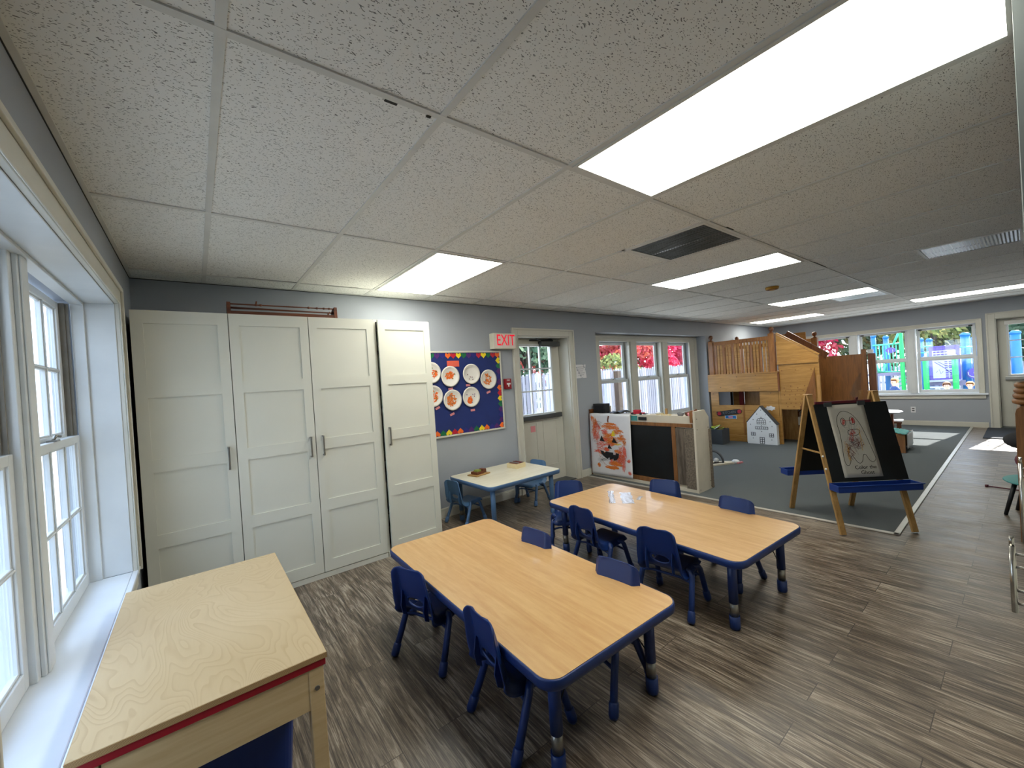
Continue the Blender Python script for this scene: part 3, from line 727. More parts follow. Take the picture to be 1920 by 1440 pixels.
# ---- children outside the far window
def child(label, x, y, zhead, hair, coat, face):
    """standing child built as one skinned body; zhead = head centre height"""
    t = thing('person', label, 'person', (x, y, -.16), face)
    H = zhead+.16
    me = bpy.data.meshes.new('body'); s = H/.98
    V = [(0, 0, .46), (0, 0, .60), (0, 0, .72), (0, 0, .80), (.0, 0, .86), (.005, 0, .98), (.01, 0, 1.03),
         (0, .10, .75), (.02, .15, .60), (.08, .15, .47), (0, -.10, .75), (.02, -.15, .60), (.08, -.15, .47),
         (0, .06, .42), (.01, .07, .24), (0, .07, .04), (.08, .075, .02), (0, -.06, .42), (.01, -.07, .24), (0, -.07, .04), (.08, -.075, .02)]
    R = [.085, .09, .09, .05, .035, .088, .078, .045, .032, .024, .045, .032, .024, .06, .045, .032, .028, .06, .045, .032, .028]
    E = [(0, 1), (1, 2), (2, 3), (3, 4), (4, 5), (5, 6), (2, 7), (7, 8), (8, 9), (2, 10), (10, 11), (11, 12), (0, 13), (13, 14), (14, 15), (15, 16), (0, 17), (17, 18), (18, 19), (19, 20)]
    me.from_pydata([tuple(c*s for c in v) for v in V], E, []); me.materials.append(MAT['skin'])
    o = bpy.data.objects.new('body', me); C.objects.link(o); o.parent = t
    sk = o.modifiers.new('skin', 'SKIN'); sv = me.skin_vertices[0].data
    for i, r in enumerate(R): sv[i].radius = (r*s, r*s)
    sv[0].use_root = True
    sub = o.modifiers.new('sub', 'SUBSURF'); sub.levels = 2; sub.render_levels = 2
    b = MB(); b.lathe([(.10*s, .44*s), (.115*s, .5*s), (.11*s, .66*s), (.115*s, .76*s), (.07*s, .83*s), (.05*s, .85*s)], seg=20)
    for k in (1, -1): b.tube([(0, .085*k*s, .78*s), (0, .12*k*s, .72*s), (.02*s, .155*k*s, .60*s), (.07*s, .155*k*s, .49*s)], [.05*s, .055*s, .045*s, .036*s], 12)
    b.build('jacket', coat, t)
    b = MB()
    for i in range(9):
        for j in range(16):
            pass
    cx = Vector((-.012*s, 0, 1.015*s)); b.sphere(cx, .096*s, 20, 14, 0, (1.0, .97, .97))
    bm = b.bm; cut = [v for v in bm.verts if (v.co.x-cx.x) > .045*s and (v.co.z-cx.z) < .028*s or (v.co.z-cx.z) < -.065*s]
    bmesh.ops.delete(bm, geom=cut, context='VERTS')
    h = b.build('hair', hair, t); so = h.modifiers.new('solid', 'SOLIDIFY'); so.thickness = .008; so.offset = 1
    b = MB()
    for k in (1, -1): b.sphere((.092*s, .03*k*s, .975*s), .009*s, 8, 6)
    b.build('eyes', 'ink', t); MB().sphere((.10*s, 0, .955*s), .012*s, 8, 6, 0, (1, .8, 1)).build('nose', 'skin', t)
    MB().sphere((.088*s, 0, .925*s), .02*s, 8, 6, 0, (.5, 1, .25)).build('mouth', 'pink', t)
    for k in (1, -1): MB().sphere((0, .09*k*s, .965*s), .018*s, 8, 6, 0, (.6, .5, 1)).build('ear', 'skin', t)
child('blond child in a dark blue jacket outside the middle window', 15.5, 1.08, .70, 'hair', 'jacket', 2.5)
child('fair haired child low outside the right window left of the green post', 15.5, .106, .57, 'hairb', 'jacketr', PI)
child('fair haired child low at the right edge of the right window', 15.6, -.28, .565, 'hair', 'jacketg', 2.8)
# ================================================================== tables and chairs
A = math.radians
FX1, FX2, FX3 = (3.12, .93), (3.175, .82), (3.23, .74)
def make_chair(name, kind, mshell, mleg):
    t = thing(name, 'plastic child chair', 'chair')
    prof = [(.150, .218, .112, .2), (.149, .240, .124, .3), (.125, .251, .130, .5), (.05, .247, .131, .7), (-.04, .243, .131, .9), (-.09, .250, .132, 1), (-.118, .275, .133, 1.1),
            (-.130, .31, .132, 1.1), (-.140, .35, .130, 1), (-.150, .40, .124, .9), (-.160, .45, .119, .8), (-.165, .472, .1165, .7), (-.1675, .483, .112, .55), (-.169, .490, .105, .4), (-.170, .495, .095, .25), (-.171, .498, .080, .12), (-.171, .4995, .055, .05)]
    rows = []
    for i in range(len(prof)-1):
        p0, p1, p2, p3 = prof[max(i-1, 0)], prof[i], prof[i+1], prof[min(i+2, len(prof)-1)]
        for k in range(4):
            u = k/4; rows.append(tuple(.5*((2*b)+(-a+c)*u+(2*a-5*b+4*c-d)*u*u+(-a+3*b-3*c+d)*u**3) for a, b, c, d in zip(p0, p1, p2, p3)))
    rows.append(prof[-1])
    b = MB(); NC = 32; G = []
    for i, (x, z, hw, wf) in enumerate(rows):
        a, c = rows[max(i-1, 0)], rows[min(i+1, len(rows)-1)]
        tx, tz = c[0]-a[0], c[1]-a[1]; l = math.hypot(tx, tz); nx, nz = tz/l, -tx/l   # outward (down / back)
        nx, nz = -nx, -nz
        if nz > 0 and abs(nz) > abs(nx): nx, nz = -nx, -nz
        if abs(nx) >= abs(nz) and nx > 0: nx, nz = -nx, -nz
        R = []
        for k in range(NC+1):
            s = -1+2*k/NC; q = max(0, (abs(s)-.74)/.26); q = q*q*(3-2*q)
            f = .034*q*wf-.006*(1-s*s)*(-1 if z > .28 else -1)*0
            bow = .010*(s*s) if z > .29 else 0.
            R.append(b.v((x+nx*f+bow, s*hw, z+nz*f)))
        G.append(R)
    for i in range(len(G)-1):
        for k in range(NC):
            q = [G[i][k], G[i][k+1], G[i+1][k+1], G[i+1][k]]; c = sum((v.co for v in q), Vector())/4
            if c.x < -.10 and (c.y/.056)**2+((c.z-.318)/.026)**2 < 1: continue
            b.face(q, 0, True)
    sh = b.build('shell', mshell, t); so = sh.modifiers.new('solid', 'SOLIDIFY'); so.thickness = .006; so.offset = 0
    b = MB(); b.tube([(-.1315-(math.sin(a)*.026)*.22, .058*math.cos(a), .318+.028*math.sin(a)) for a in [2*PI*k/28 for k in range(28)]], .0055, 8, closed=True)
    b.build('handle_rim', mshell, sh)
    for y in (-.078, .078):
        b = MB(); b.prism([(-.128, .235), (-.152, .25), (-.162, .30), (-.150, .372), (-.140, .36)], lambda p: (p[0], y-.003, p[1]), lambda p: (p[0], y+.003, p[1])); b.build('rib', mshell, sh)
    for s in (1, -1):
        for (pts, gx, gy) in (([(-.01, .09*s, .226), (-.03, .118*s, .232), (-.047, .139*s, .240), (-.058, .147*s, .222), (-.10, .155*s, .12), (-.149, .165*s, .012)], -.149, .165*s),
                              ([(.05, .09*s, .226), (.062, .112*s, .230), (.078, .130*s, .232), (.090, .136*s, .212), (.118, .142*s, .12), (.148, .15*s, .012)], .148, .15*s)):
            l = MB().tube(pts, .0160, 12).build('leg', mleg, t)
            d = (Vector(pts[-1])-Vector(pts[-2])).normalized(); e = Vector((gx, gy, .012))
            MB().tube([e-d*.055, e-d*.05, e-d*.005, e+d*.008], [.017, .0202, .021, .016], 14).build('foot_cap', mleg, l)
    b = MB(); b.tube([(-.073, -.143, .195), (-.065, -.08, .205), (-.065, .08, .205), (-.073, .143, .195)], .008, 8); b.tube([(.10, -.135, .17), (.09, -.08, .18), (.09, .08, .18), (.10, .135, .17)], .008, 8)
    b.tube([(-.03, -.075, .232), (.06, -.075, .232)], .008, 8).tube([(-.03, .075, .232), (.06, .075, .232)], .008, 8)
    b.build('stretcher', mleg, t)
    return t

def rec_table(name, label, cx, cy, L, W, h, rz, mtop, mband, mleg, edge=.038, leg_r=.0235, inset=.10, ring='steel', cut=.14, brace=True, r=.07, splay=0.):
    """L along local y, W along local x"""
    t = thing(name, label, 'table', (cx, cy, 0), rz)
    x, y = W/2, L/2; P = rrect(-x+.006, -y+.006, x-.006, y-.006, r-.006, 8)
    b = MB(); b.prism(P, lambda p: (p[0], p[1], h-edge+.004), lambda p: (p[0], p[1], h)); b.build('tabletop', mtop, t)
    b = MB(); n = len(P); rings = []
    for off, z in ((0, h-.0015), (.004, h-.0005), (.0075, h-.006), (.008, h-edge*.55), (.006, h-edge), (0, h-edge-.004), (-.03, h-edge-.003)):
        Q = rrect(-x+.006-off, -y+.006-off, x-.006+off, y-.006+off, r-.006+off, 8); rings.append([b.v((q[0], q[1], z)) for q in Q])
    for A, B in zip(rings, rings[1:]):
        for k in range(n): b.face([A[k], A[(k+1) % n], B[(k+1) % n], B[k]], 0, True)
    b.build('edge_band', mband, t, recalc=True)
    for sx in (-1, 1):
        for sy in (-1, 1):
            lx, ly = sx*(x-inset), sy*(y-inset); ox, oy = sx*splay, sy*splay
            b = MB(); b.tube([(lx, ly, h-edge), (lx+ox*(1-cut/h), ly+oy*(1-cut/h), cut)], leg_r, 20); b.box((lx-.04, ly-.04, h-edge-.006), (lx+.04, ly+.04, h-edge-.0005))
            l = b.build('leg', mleg, t)
            zz = cut*.5
            if ring: MB().tube([(lx+ox, ly+oy, zz), (lx+ox, ly+oy, cut+.001)], leg_r*.9, 20).build('adjustment_collar', ring, l)
            MB().tube([(lx+ox, ly+oy, 0), (lx+ox, ly+oy, .008), (lx+ox, ly+oy, zz+.001)], [leg_r*1.0, leg_r*1.14, leg_r*1.14], 20).build('foot_cap', mband, l)
            if brace:
                MB().tube([(lx-sx*.13, ly-sy*.02, h-edge-.003), (lx-sx*.012, ly-sy*.01, h*.45)], .003, 6).build('brace', 'brace', l)
    return t
rec_table('activity_table', 'nearer rectangular table with maple top and navy edge', 1.7575, .5445, 1.53, .757, .41, math.radians(-1.76), 'maple', 'bluedk', 'bluedk')
rec_table('activity_table', 'farther rectangular table with maple top holding the crumpled clear wrap', 3.043, .47, 1.53, .775, .41, math.radians(-3.35), 'maple', 'bluedk', 'bluedk')
rec_table('activity_table', 'small light blue edged table with cream top against the wall', 3.005, 2.205, .74, .93, .455, math.radians(1.2), 'palelam', 'lbluedk', 'lblue', inset=.085, ring='steel', cut=.10, brace=False, r=.06)
rw = random.Random(9)
def film(cx, cy, w, h2, n, rz, label):
    b = MB(); R = Matrix.Rotation(rz, 3, 'Z'); G2 = []
    for i in range(n+1):
        G2.append([b.v(R @ Vector((-w/2+w*i/n+rw.uniform(-.004, .004)*(i in (0, n)), -h2/2+h2*j/n+rw.uniform(-.006, .006)*(j in (0, n)), rw.uniform(0, .0022)))) for j in range(n+1)])
    for i in range(n):
        for j in range(n): b.face([G2[i][j], G2[i+1][j], G2[i+1][j+1], G2[i][j+1]], 0, True)
    o = b.build('clear_film', 'film', recalc=False, loc=(cx, cy, .4112)); return tag(o, label, 'plastic film')
film(FX1[0], FX1[1], .34, .045, 9, A(41), 'narrow shiny strip of clear film at the left on the farther table')
film(FX2[0], FX2[1], .30, .09, 12, A(41), 'larger crumpled shiny square of clear film on the farther table')
film(FX3[0], FX3[1], .10, .03, 5, A(20), 'small clear film scrap right of the shiny square on the farther table')

G = 'navy child chairs round the maple topped tables'
A = math.radians
pr_n = make_chair('child_chair', 'navy', 'bluedk', 'bluedk')
for i, (x, y, h, lab) in enumerate([
    (1.455, .800, 20, 'navy child chair on the left side of the nearer table, farther from the camera'),
    (1.505, .155, -3, 'navy child chair closest to the camera, left side of the nearer table'),
    (1.912, .662, 186, 'navy child chair at the far side of the nearer table, left of its neighbour'),
    (1.908, .060, 186, 'navy child chair at the far side of the nearer table, close to its right corner'),
    (2.730, .735, -3, 'navy child chair on the near side of the farther table, at the left'),
    (2.715, .180, 7, 'navy child chair on the near side of the farther table, at the right'),
    (2.915, 1.215, 222, 'navy child chair at the left end of the farther table'),
    (3.385, .650, 201, 'navy child chair on the far side of the farther table, in front of the chalkboard'),
    (3.236, .095, 177, 'navy child chair on the far side of the farther table, nearest the easel')]):
    place(pr_n, i, lab, (x, y, 0), A(h), G)
G = 'light blue child chairs at the small table'
pr_l = make_chair('child_chair', 'light', 'lblue', 'lbluedk')
for i, (x, y, h, lab) in enumerate([(2.62, 2.40, 10, 'light blue child chair at the left end of the small table by the wardrobe'),
                                    (3.50, 2.385, 195, 'light blue child chair at the right end of the small table by the exit door')]):
    place(pr_l, i, lab, (x, y, 0), A(h), G).scale = (.93, .93, .91)

# toys on the small table
t = thing('toy_tray', 'small wooden tray with a brown and green toy on the cream table', 'toy', (2.78, 2.36, .456), A(12))
MB().box((-.10, -.07, 0), (.10, .07, .012)).build('tray', 'oak', t, bev=.003)
MB().box((-.07, -.045, .0125), (.03, .045, .022)).box((-.07, -.045, .022), (.03, -.035, .04)).box((-.07, .035, .022), (.03, .045, .04)).box((-.07, -.035, .022), (-.06, .035, .04)).build('toy_box', 'brown', t, bev=.002)
MB().box((-.045, -.03, .0225), (.01, .03, .055)).build('green_block', 'olive', t, bev=.006)
MB().box((.04, -.03, .0125), (.085, .035, .05)).build('brown_block', 'rackw', t, bev=.004)
t = thing('crayon_box', 'open wooden box of dark crayons on the cream table', 'box', (3.24, 2.31, .456), A(8))
b = MB(); b.box((-.07, -.075, 0), (.07, .075, .006)).box((-.07, -.075, .006), (-.063, .075, .05)).box((.063, -.075, .006), (.07, .075, .05)).box((-.063, -.075, .006), (.063, -.068, .05)).box((-.063, .068, .006), (.063, .075, .05)).build('box_body', 'cream2', t)
for i in range(8):
    MB().cyl((-.055+.0155*i, -.06, .045+.004*(i % 3)), .006, .12, 8, 0, (0, 1, 0)).build('crayon', ('maroon', 'brown', 'grey', 'red', 'rackw', 'maroon', 'purple', 'brown')[i], t)

# ================================================================== birch work table by the window
t = thing('work_table', 'birch plywood work table with a red band beside the window', 'table', (0, 0, 0))
x0, x1, y0, y1, h = .217, .802, .247, 1.347, .56
tp = MB().box((x0, y0, h-.0165), (x1, y1, h)).build('tabletop', 'plyedge', t)
MB().box((x0+.0015, y0+.0015, h), (x1-.0015, y1-.0015, h+.0012)).build('birch_face', 'birch', tp)
b = MB(); b.box((x0+.004, y0+.004, h-.040), (x1-.004, y0+.016, h-.017)).box((x1-.016, y0+.016, h-.040), (x1-.004, y1-.004, h-.017)).box((x0+.004, y1-.016, h-.040), (x1-.016, y1-.004, h-.017)).box((x0+.004, y0+.016, h-.040), (x0+.016, y1-.016, h-.017)); b.build('red_band', 'redtrim', t, bev=.002)
b = MB(); b.box((x0+.06, y0+.012, h-.17), (x1-.05, y0+.030, h-.041)).box((x1-.034, y0+.06, h-.17), (x1-.016, y1-.05, h-.041)).box((x0+.06, y1-.030, h-.17), (x1-.05, y1-.012, h-.041)).box((x0+.016, y0+.06, h-.17), (x0+.034, y1-.05, h-.041)); b.build('apron', 'birch2', t)
for lx in (x0+.012, x1-.055):
    for ly in (y0+.008, y1-.052):
        l = MB().box((lx, ly, 0), (lx+.044, ly+.044, h-.041)).build('leg', 'birch2', t, bev=.003)
        b = MB(); b.cyl((lx+.022, ly+.0005 if ly < .5 else ly+.044, h-.105), .0075, -.004 if ly < .5 else .004, 14, 0, (0, 1, 0)); b.build('bolt', 'steel', l)
t = thing('storage_bin', 'dark blue plastic bin under the birch work table', 'bin', (.56, .62, 0))
b = MB(); P = lambda s: rrect(-.16*s, -.22*s, .16*s, .22*s, .03*s, 4)
rings = [[b.v((p[0], p[1], z)) for p in P(s)] for s, z in ((.88, .0), (1.0, .30), (1.05, .302), (1.05, .32), (.98, .32), (.86, .01))]
for Aa, Bb in zip(rings, rings[1:]):
    n = len(Aa)
    for k in range(n): b.face([Aa[k], Aa[(k+1) % n], Bb[(k+1) % n], Bb[k]])
b.face(rings[0][::-1]); b.face(rings[-1]); b.build('tub', 'blue', t)
MB().box((-.11, -.16, .012), (.11, .16, .20)).build('contents', 'bluedk', t)

# ================================================================== wardrobes
YF = 2.15
def wdoor(root, x0, x1, hx, sep=0., ajar=0.):
    z0, z1 = .045, 1.985; st = .058
    b = MB()
    b.box((x0, 0, z0), (x0+st, .018, z1)).box((x1-st, 0, z0), (x1, .018, z1))
    zs = [(z0, .13), (.506, .591), (.976, 1.058), (1.441, 1.522), (1.905, z1)]
    for a, c in zs: b.box((x0+st, 0, a), (x1-st, .018, c))
    b.box((x0+st-.004, .008, z0+.01), (x1-st+.004, .016, z1-.01))
    o = b.build('door', 'cab', root)
    h = MB(); h.box((hx-.006, -.03, .93), (hx+.006, -.020, 1.083)).box((hx-.006, -.020, .93), (hx+.006, 0, .942)).box((hx-.006, -.020, 1.071), (hx+.006, 0, 1.083)); h.build('handle', 'steel', o, bev=.002)
    return o
def wardrobe(x0, x1, doors, label, ajar=0.):
    t = thing('wardrobe', label, 'wardrobe', (0, YF, 0), 0, 'white shaker wardrobes along the wall')
    b = MB(); y = .0195
    b.box((x0, y, .0), (x0+.018, .535, 1.99)).box((x1-.018, y, .0), (x1, .535, 1.99)).box((x0+.018, y, 1.972), (x1-.018, .535, 1.99)).box((x0+.018, y, .04), (x1-.018, .535, .058)).box((x0+.018, .525, .058), (x1-.018, .535, 1.972))
    b.build('carcass', 'cab', t)
    MB().box((x0+.002, .004, .001), (x1-.002, .0185, .039)).build('plinth', 'cab', t)
    MB().box((x0+.018, .04, 1.2), (x1-.018, .5, 1.218)).box((x0+.018, .04, .6), (x1-.018, .5, .618)).build('shelf', 'cab', t)
    for a, c, hx in doors: d = wdoor(t, a, c, hx)
    return t, d
wardrobe(.222, .714, [(.2235, .7115, .668)], 'single door white wardrobe in the corner by the window')
wardrobe(.715, 1.708, [(.7165, 1.2085, 1.174), (1.2135, 1.7055, 1.26)], 'double door white wardrobe in the middle with the wooden rack on top')
t, d = wardrobe(1.712, 2.215, [(-.478, 0, -.438)], 'rightmost white wardrobe with its door slightly ajar')
d.location = (2.213, -.001, 0); d.rotation_euler = (0, 0, math.radians(2.6))
b = MB()
for z in (.35, .80, 1.35, 1.70): b.box((1.7305, .015, z), (1.75, .04, z+.03))
b.build('door_buffer', 'steel', t)
# folding wooden rack on top
t = thing('wooden_rack', 'reddish brown wooden rod rack lying on the middle wardrobe', 'rack', (1.085, 2.30, 1.9905), A(-1))
for x in (-.365, .345):
    b = MB(); b.prism([(-.06, 0), (.06, 0), (.05, .065), (.02, .088), (-.055, .098)], lambda p: (x, p[0], p[1]), lambda p: (x+.022, p[0], p[1])); b.build('end_board', 'rackw', t)
MB().box((-.343, -.05, .001), (.345, -.035, .036)).build('base_board', 'rackw', t)
for i, (y, z) in enumerate(((-.045, .085), (-.02, .060), (.03, .075), (.045, .035))):
    r = MB().tube([(-.345, y, z), (.347, y, z-.004*i)], .005, 8).build('rod', 'rackw', t)
b = MB()
for x in (-.19, -.16, .16, .22, .27, .31): b.lathe([(.004, -.008), (.011, -.004), (.011, .004), (.004, .008)], (x, -.045, .085), 10)
b.tube([(-.19, -.045, .08), (-.185, -.05, .112)], .005, 6); b.tube([(.28, -.045, .01), (.315, -.04, .06)], .006, 6)
b.build('peg', 'rackw', t)

# ================================================================== bulletin board and wall pieces
t = thing('bulletin_board', 'navy bulletin board with a rainbow heart border', 'bulletin board', (0, YN, 0))
bx0, bx1, bz0, bz1 = 2.232, 3.392, .845, 1.772
MB().box((bx0, -.016, bz0), (bx1, -.001, bz1)).build('backing', 'navyfab', t)
b = MB()
for a, c, e, f in ((bx0, bx1, bz0, bz0+.02), (bx0, bx1, bz1-.02, bz1), (bx0, bx0+.02, bz0+.02, bz1-.02), (bx1-.02, bx1, bz0+.02, bz1-.02)): b.box((a, -.024, e), (c, -.0165, f))
b.build('frame', 'trim', t, bev=.003)
def heart_pts(s):
    P = []
    for k in range(24):
        a = 2*PI*k/24; P.append((s*.0306*16*math.sin(a)**3/16*1.05, s*.0306*(13*math.cos(a)-5*math.cos(2*a)-2*math.cos(3*a)-math.cos(4*a))/16))
    return P
HP = {}
def heart(x, z, rot, col, k):
    if col not in HP:
        b = MB(); b.prism(heart_pts(1.15), lambda p: (p[0], -.0005, p[1]), lambda p: (p[0], .0005, p[1])); o = b.build('border_heart', col, t); HP[col] = o
    else:
        o = HP[col].copy(); C.objects.link(o); o.parent = t
    o.location = (x, -.0178-.0007*(k % 2), z); o.rotation_euler = (0, rot, 0)
cols = ['yellow', 'green', 'purple', 'navy', 'orange', 'red', 'yellow', 'green', 'purple', 'navy', 'red', 'yellow', 'green', 'red']
nx = 17
seq = ['navy', 'red', 'yellow', 'green', 'purple', 'navy', 'orange', 'red', 'yellow', 'green', 'purple', 'navy', 'red', 'yellow', 'green', 'red', 'orange']
for i in range(nx): heart(bx0+.052+(bx1-bx0-.10)*i/(nx-1), bz1-.050, 0, seq[i], i)
seqb = ['navy', 'red', 'yellow', 'orange', 'green', 'yellow', 'red', 'orange', 'navy', 'purple', 'green', 'yellow', 'orange', 'navy', 'purple', 'orange']
for i in range(15): heart(bx0+.052+(bx1-bx0-.10)*i/15, bz0+.046, PI, seqb[i], i)
seqr = ['orange', 'purple', 'navy', 'purple', 'green', 'yellow', 'red', 'orange', 'purple', 'navy', 'purple', 'green', 'yellow']
for i in range(13): heart(bx1-.047, bz0+.045+(bz1-bz0-.16)*i/12, PI/2, seqr[i], i+1)
MB().box((2.665, -.0195, 1.60), (2.815, -.0182, 1.665)).build('title_card', 'coral', t)
rp = random.Random(4)
pls = [(2.466, 1.543, 'at the left by the wardrobe, upper row', 'orange', (0.02, -.02, .08, .045, 34)),
       (2.690, 1.495, 'second in upper row, orange over green dabs', 'orange', (0.0, .015, .06, .04, 40)),
       (2.960, 1.512, 'at top, almost bare', 'brown', (-.03, .04, .02, .02, 5)),
       (3.188, 1.441, 'upper right, brownish orange smears', 'orange2', (-.01, .0, .06, .07, 30)),
       (2.472, 1.297, 'at the left beside the wardrobe, lower row', 'orange', (.0, 0, .06, .085, 46)),
       (2.700, 1.239, 'lower row middle, large pale smudge', 'orange2', (-.01, .0, .062, .075, 60)),
       (2.938, 1.256, 'lower row right, orange shape low down', 'orange', (.0, -.045, .035, .05, 40))]
for i, (x, z, lab, col, sc) in enumerate(pls):
    p = thing('paper_plate', 'white paper plate on the bulletin board '+lab, 'paper plate', (x, YN-.0185, z), 0, 'painted paper plates on the bulletin board')
    p.rotation_euler = (PI/2, rp.uniform(-.3, .3), 0)
    MB().lathe([(.078, .0), (.085, .004), (.100, .012), (.112, .014), (.1135, .0155), (.100, .0145), (.084, .0065), (.077, .0022), (.02, .002)], seg=36).build('plate', 'plate', p)
    b = MB(); cx, cy, w, h2, n = sc
    if n > 8:
        m = MB()
        for k in range(n):
            a = rp.uniform(0, 2*PI); r0 = math.sqrt(rp.random()); qx, qy = cx+w*r0*math.cos(a)*.9, cy+h2*r0*math.sin(a)*.9
            L = rp.uniform(.010, .026); aa = rp.uniform(0, PI); wd = rp.uniform(.005, .012)
            q = [(qx+L*math.cos(aa), qy+L*math.sin(aa)), (qx-wd*math.sin(aa), qy+wd*math.cos(aa)), (qx-L*math.cos(aa), qy-L*math.sin(aa)), (qx+wd*math.sin(aa), qy-wd*math.cos(aa))]
            if max(math.hypot(*u) for u in q) > .078: q = [(u[0]*.85, u[1]*.85) for u in q]
            m.face([m.v((u[0], u[1], .0032+.00004*k)) for u in q])
        m.build('paint', col, p, recalc=False)
    m = MB()
    for k in range(5):
        a = rp.uniform(0, 2*PI); r0 = rp.uniform(.03, .065); qx, qy = r0*math.cos(a), r0*math.sin(a)
        m.face([m.v((qx+.006*math.cos(u), qy+.007*math.sin(u), .0062)) for u in [PI/4*k2 for k2 in range(8)]])
    m.build('dabs', ('olive', 'olive', 'maroon', 'brown', 'olive', 'grey', 'purple')[i], p, recalc=False)
for i, (x, z, r) in enumerate(((2.69, 1.36, .1), (2.915, 1.388, 0), (3.185, 1.292, .3), (2.69, 1.085, .35), (2.955, 1.105, 0.05), (2.52, 1.168, .4))):
    o = MB().box((-.028, -.0008, -.012), (.028, 0, .012)).build('name_tag', 'pink'); o.location = (x, YN-.0180, z); o.rotation_euler = (0, -r, 0)
    tag(o, 'small pink name tag under the '+('second upper plate', 'nearly bare top plate', 'upper right plate', 'lower middle plate', 'lower right plate, square on', 'plate half hidden by the wardrobe')[i], 'name tag', 'pink name tags under the plates')

t = thing('exit_sign', 'white box exit sign with red letters above the bulletin board', 'exit sign', (3.42, YN, 1.88))
MB().box((-.165, -.085, -.092), (.165, -.001, .092)).build('housing', 'exitw', t, bev=.006)
MB().box((-.155, -.0875, -.082), (.155, -.0855, .082)).build('face_plate', 'exitface', t)
text('lettering', 'EXIT', .185, 'exitr', t, frame((.012, -.0882, .004), (1, 0, 0), (0, 0, 1)), .001, .72)
t = thing('fire_alarm', 'dark red fire alarm pull station beside the exit door', 'fire alarm', (3.468, YN, 1.372))
MB().box((-.046, -.04, -.062), (.046, -.001, .062)).build('housing', 'firered', t, bev=.005)
MB().box((-.026, -.046, -.008), (.026, -.0405, .010)).box((-.007, -.046, -.034), (.007, -.0405, -.008)).build('pull_handle', 'white', t)
text('lettering', 'FIRE', .026, 'white', t, frame((0, -.0405, .042), (1, 0, 0), (0, 0, 1)), .0005)
t = thing('notice', 'creased paper notice taped to the wall right of the exit door', 'notice', (4.79, YN, 1.475))
b = MB(); 
gx = [[b.v((-.105+.21*i/6, -.004-.006*math.sin(i*1.3+j), -.095+.19*j/5)) for j in range(6)] for i in range(7)]
for i in range(6):
    for j in range(5): b.face([gx[i][j], gx[i+1][j], gx[i+1][j+1], gx[i][j+1]], 0, True)
b.build('sheet', 'paper', t)
b = MB()
for k in range(5): z = .06-.028*k; b.box((-.07, -.0122, z), (.07-.02*(k % 3), -.0118, z+.004))
b.build('print', 'grey', t)
t = thing('wall_outlet', 'white double outlet below the far window', 'outlet', (XE, .255, .315))
MB().box((-.006, -.036, -.058), (-.0005, .036, .058)).build('plate', 'white', t, bev=.002)
b = MB()
for z in (-.028, .012): b.box((-.0075, -.018, z), (-.0062, .018, z+.018))
b.build('sockets', 'dgrey', t)
t = thing('wall_outlet', 'low white cover plate on the wall under the small blue table', 'outlet', (3.52, YN, .22))
MB().box((-.036, -.006, -.058), (.036, -.0005, .058)).build('plate', 'white', t, bev=.002)

# ================================================================== low divider shelf with chalkboard
t = thing('play_shelf', 'low white backed shelf divider with chalkboard and grey boards', 'shelf', (0, 0, 0))
X = 4.90
MB().box((X+.012, 1.15, .0), (X+.024, 2.66, .86)).box((X+.024, 1.15, .845), (X+.30, 2.655, .858)).box((X+.024, 1.15, .43), (X+.30, 2.655, .442)).box((X+.024, 1.15, .06), (X+.30, 2.655, .072)).build('shelf_body', 'cream', t)
b = MB(); b.prism([(X-.02, 0), (X+.30, 0), (X+.30, .84), (X+.21, .93), (X-.015, .93)], lambda p: (p[0], 1.125, p[1]), lambda p: (p[0], 1.149, p[1])); ep = b.build('end_panel', 'cream', t, bev=.002)
b = MB()
for (x, z) in ((X+.02, .04), (X+.27, .04), (X+.02, .72), (X+.27, .72), (X+.02, .84), (X+.26, .10)): b.cyl((x, 1.125, z), .006, -.002, 8, 0, (0, 1, 0))
b.build('screw', 'dark', ep)
MB().box((X+.27, 1.105, .02), (X+.30, 1.1245, .70)).build('grey_edging', 'felt', t)
b = MB(); b.prism([(X-.02, 0), (X+.30, 0), (X+.30, .93), (X+.0, .93)], lambda p: (p[0], 2.661, p[1]), lambda p: (p[0], 2.683, p[1])); b.build('end_panel', 'loftd', t)
MB().box((X-.004, 1.42, .105), (X+.011, 2.655, .745)).build('chalkboard', 'board', t)
MB().box((X-.016, 1.17, .745), (X+.011, 2.66, .785)).build('upper_rail', 'oakdk', t)
MB().box((X-.016, 1.372, .075), (X+.011, 1.419, .744)).build('post', 'oakdk', t)
MB().box((X-.012, 1.262, .075), (X+.011, 1.371, .735)).build('grey_plank', 'greyboard', t)
MB().box((X-.02, 1.150, .045), (X+.011, 1.261, .73)).build('felt_plank', 'felt', t)
MB().box((X-.006, 1.15, .786), (X+.011, 2.66, .872)).build('top_lip', 'cream', t)
MB().box((X-.018, 1.15, .0), (X+.011, 2.66, .044)).build('base_rail', 'cream', t)
MB().box((X-.016, 1.42, .045), (X+.011, 2.66, .10)).build('lower_rail', 'oakdk', t)
MB().box((X-.020, 1.155, .80), (X-.0065, 1.185, .92)).build('corner_block', 'oakdk', t)

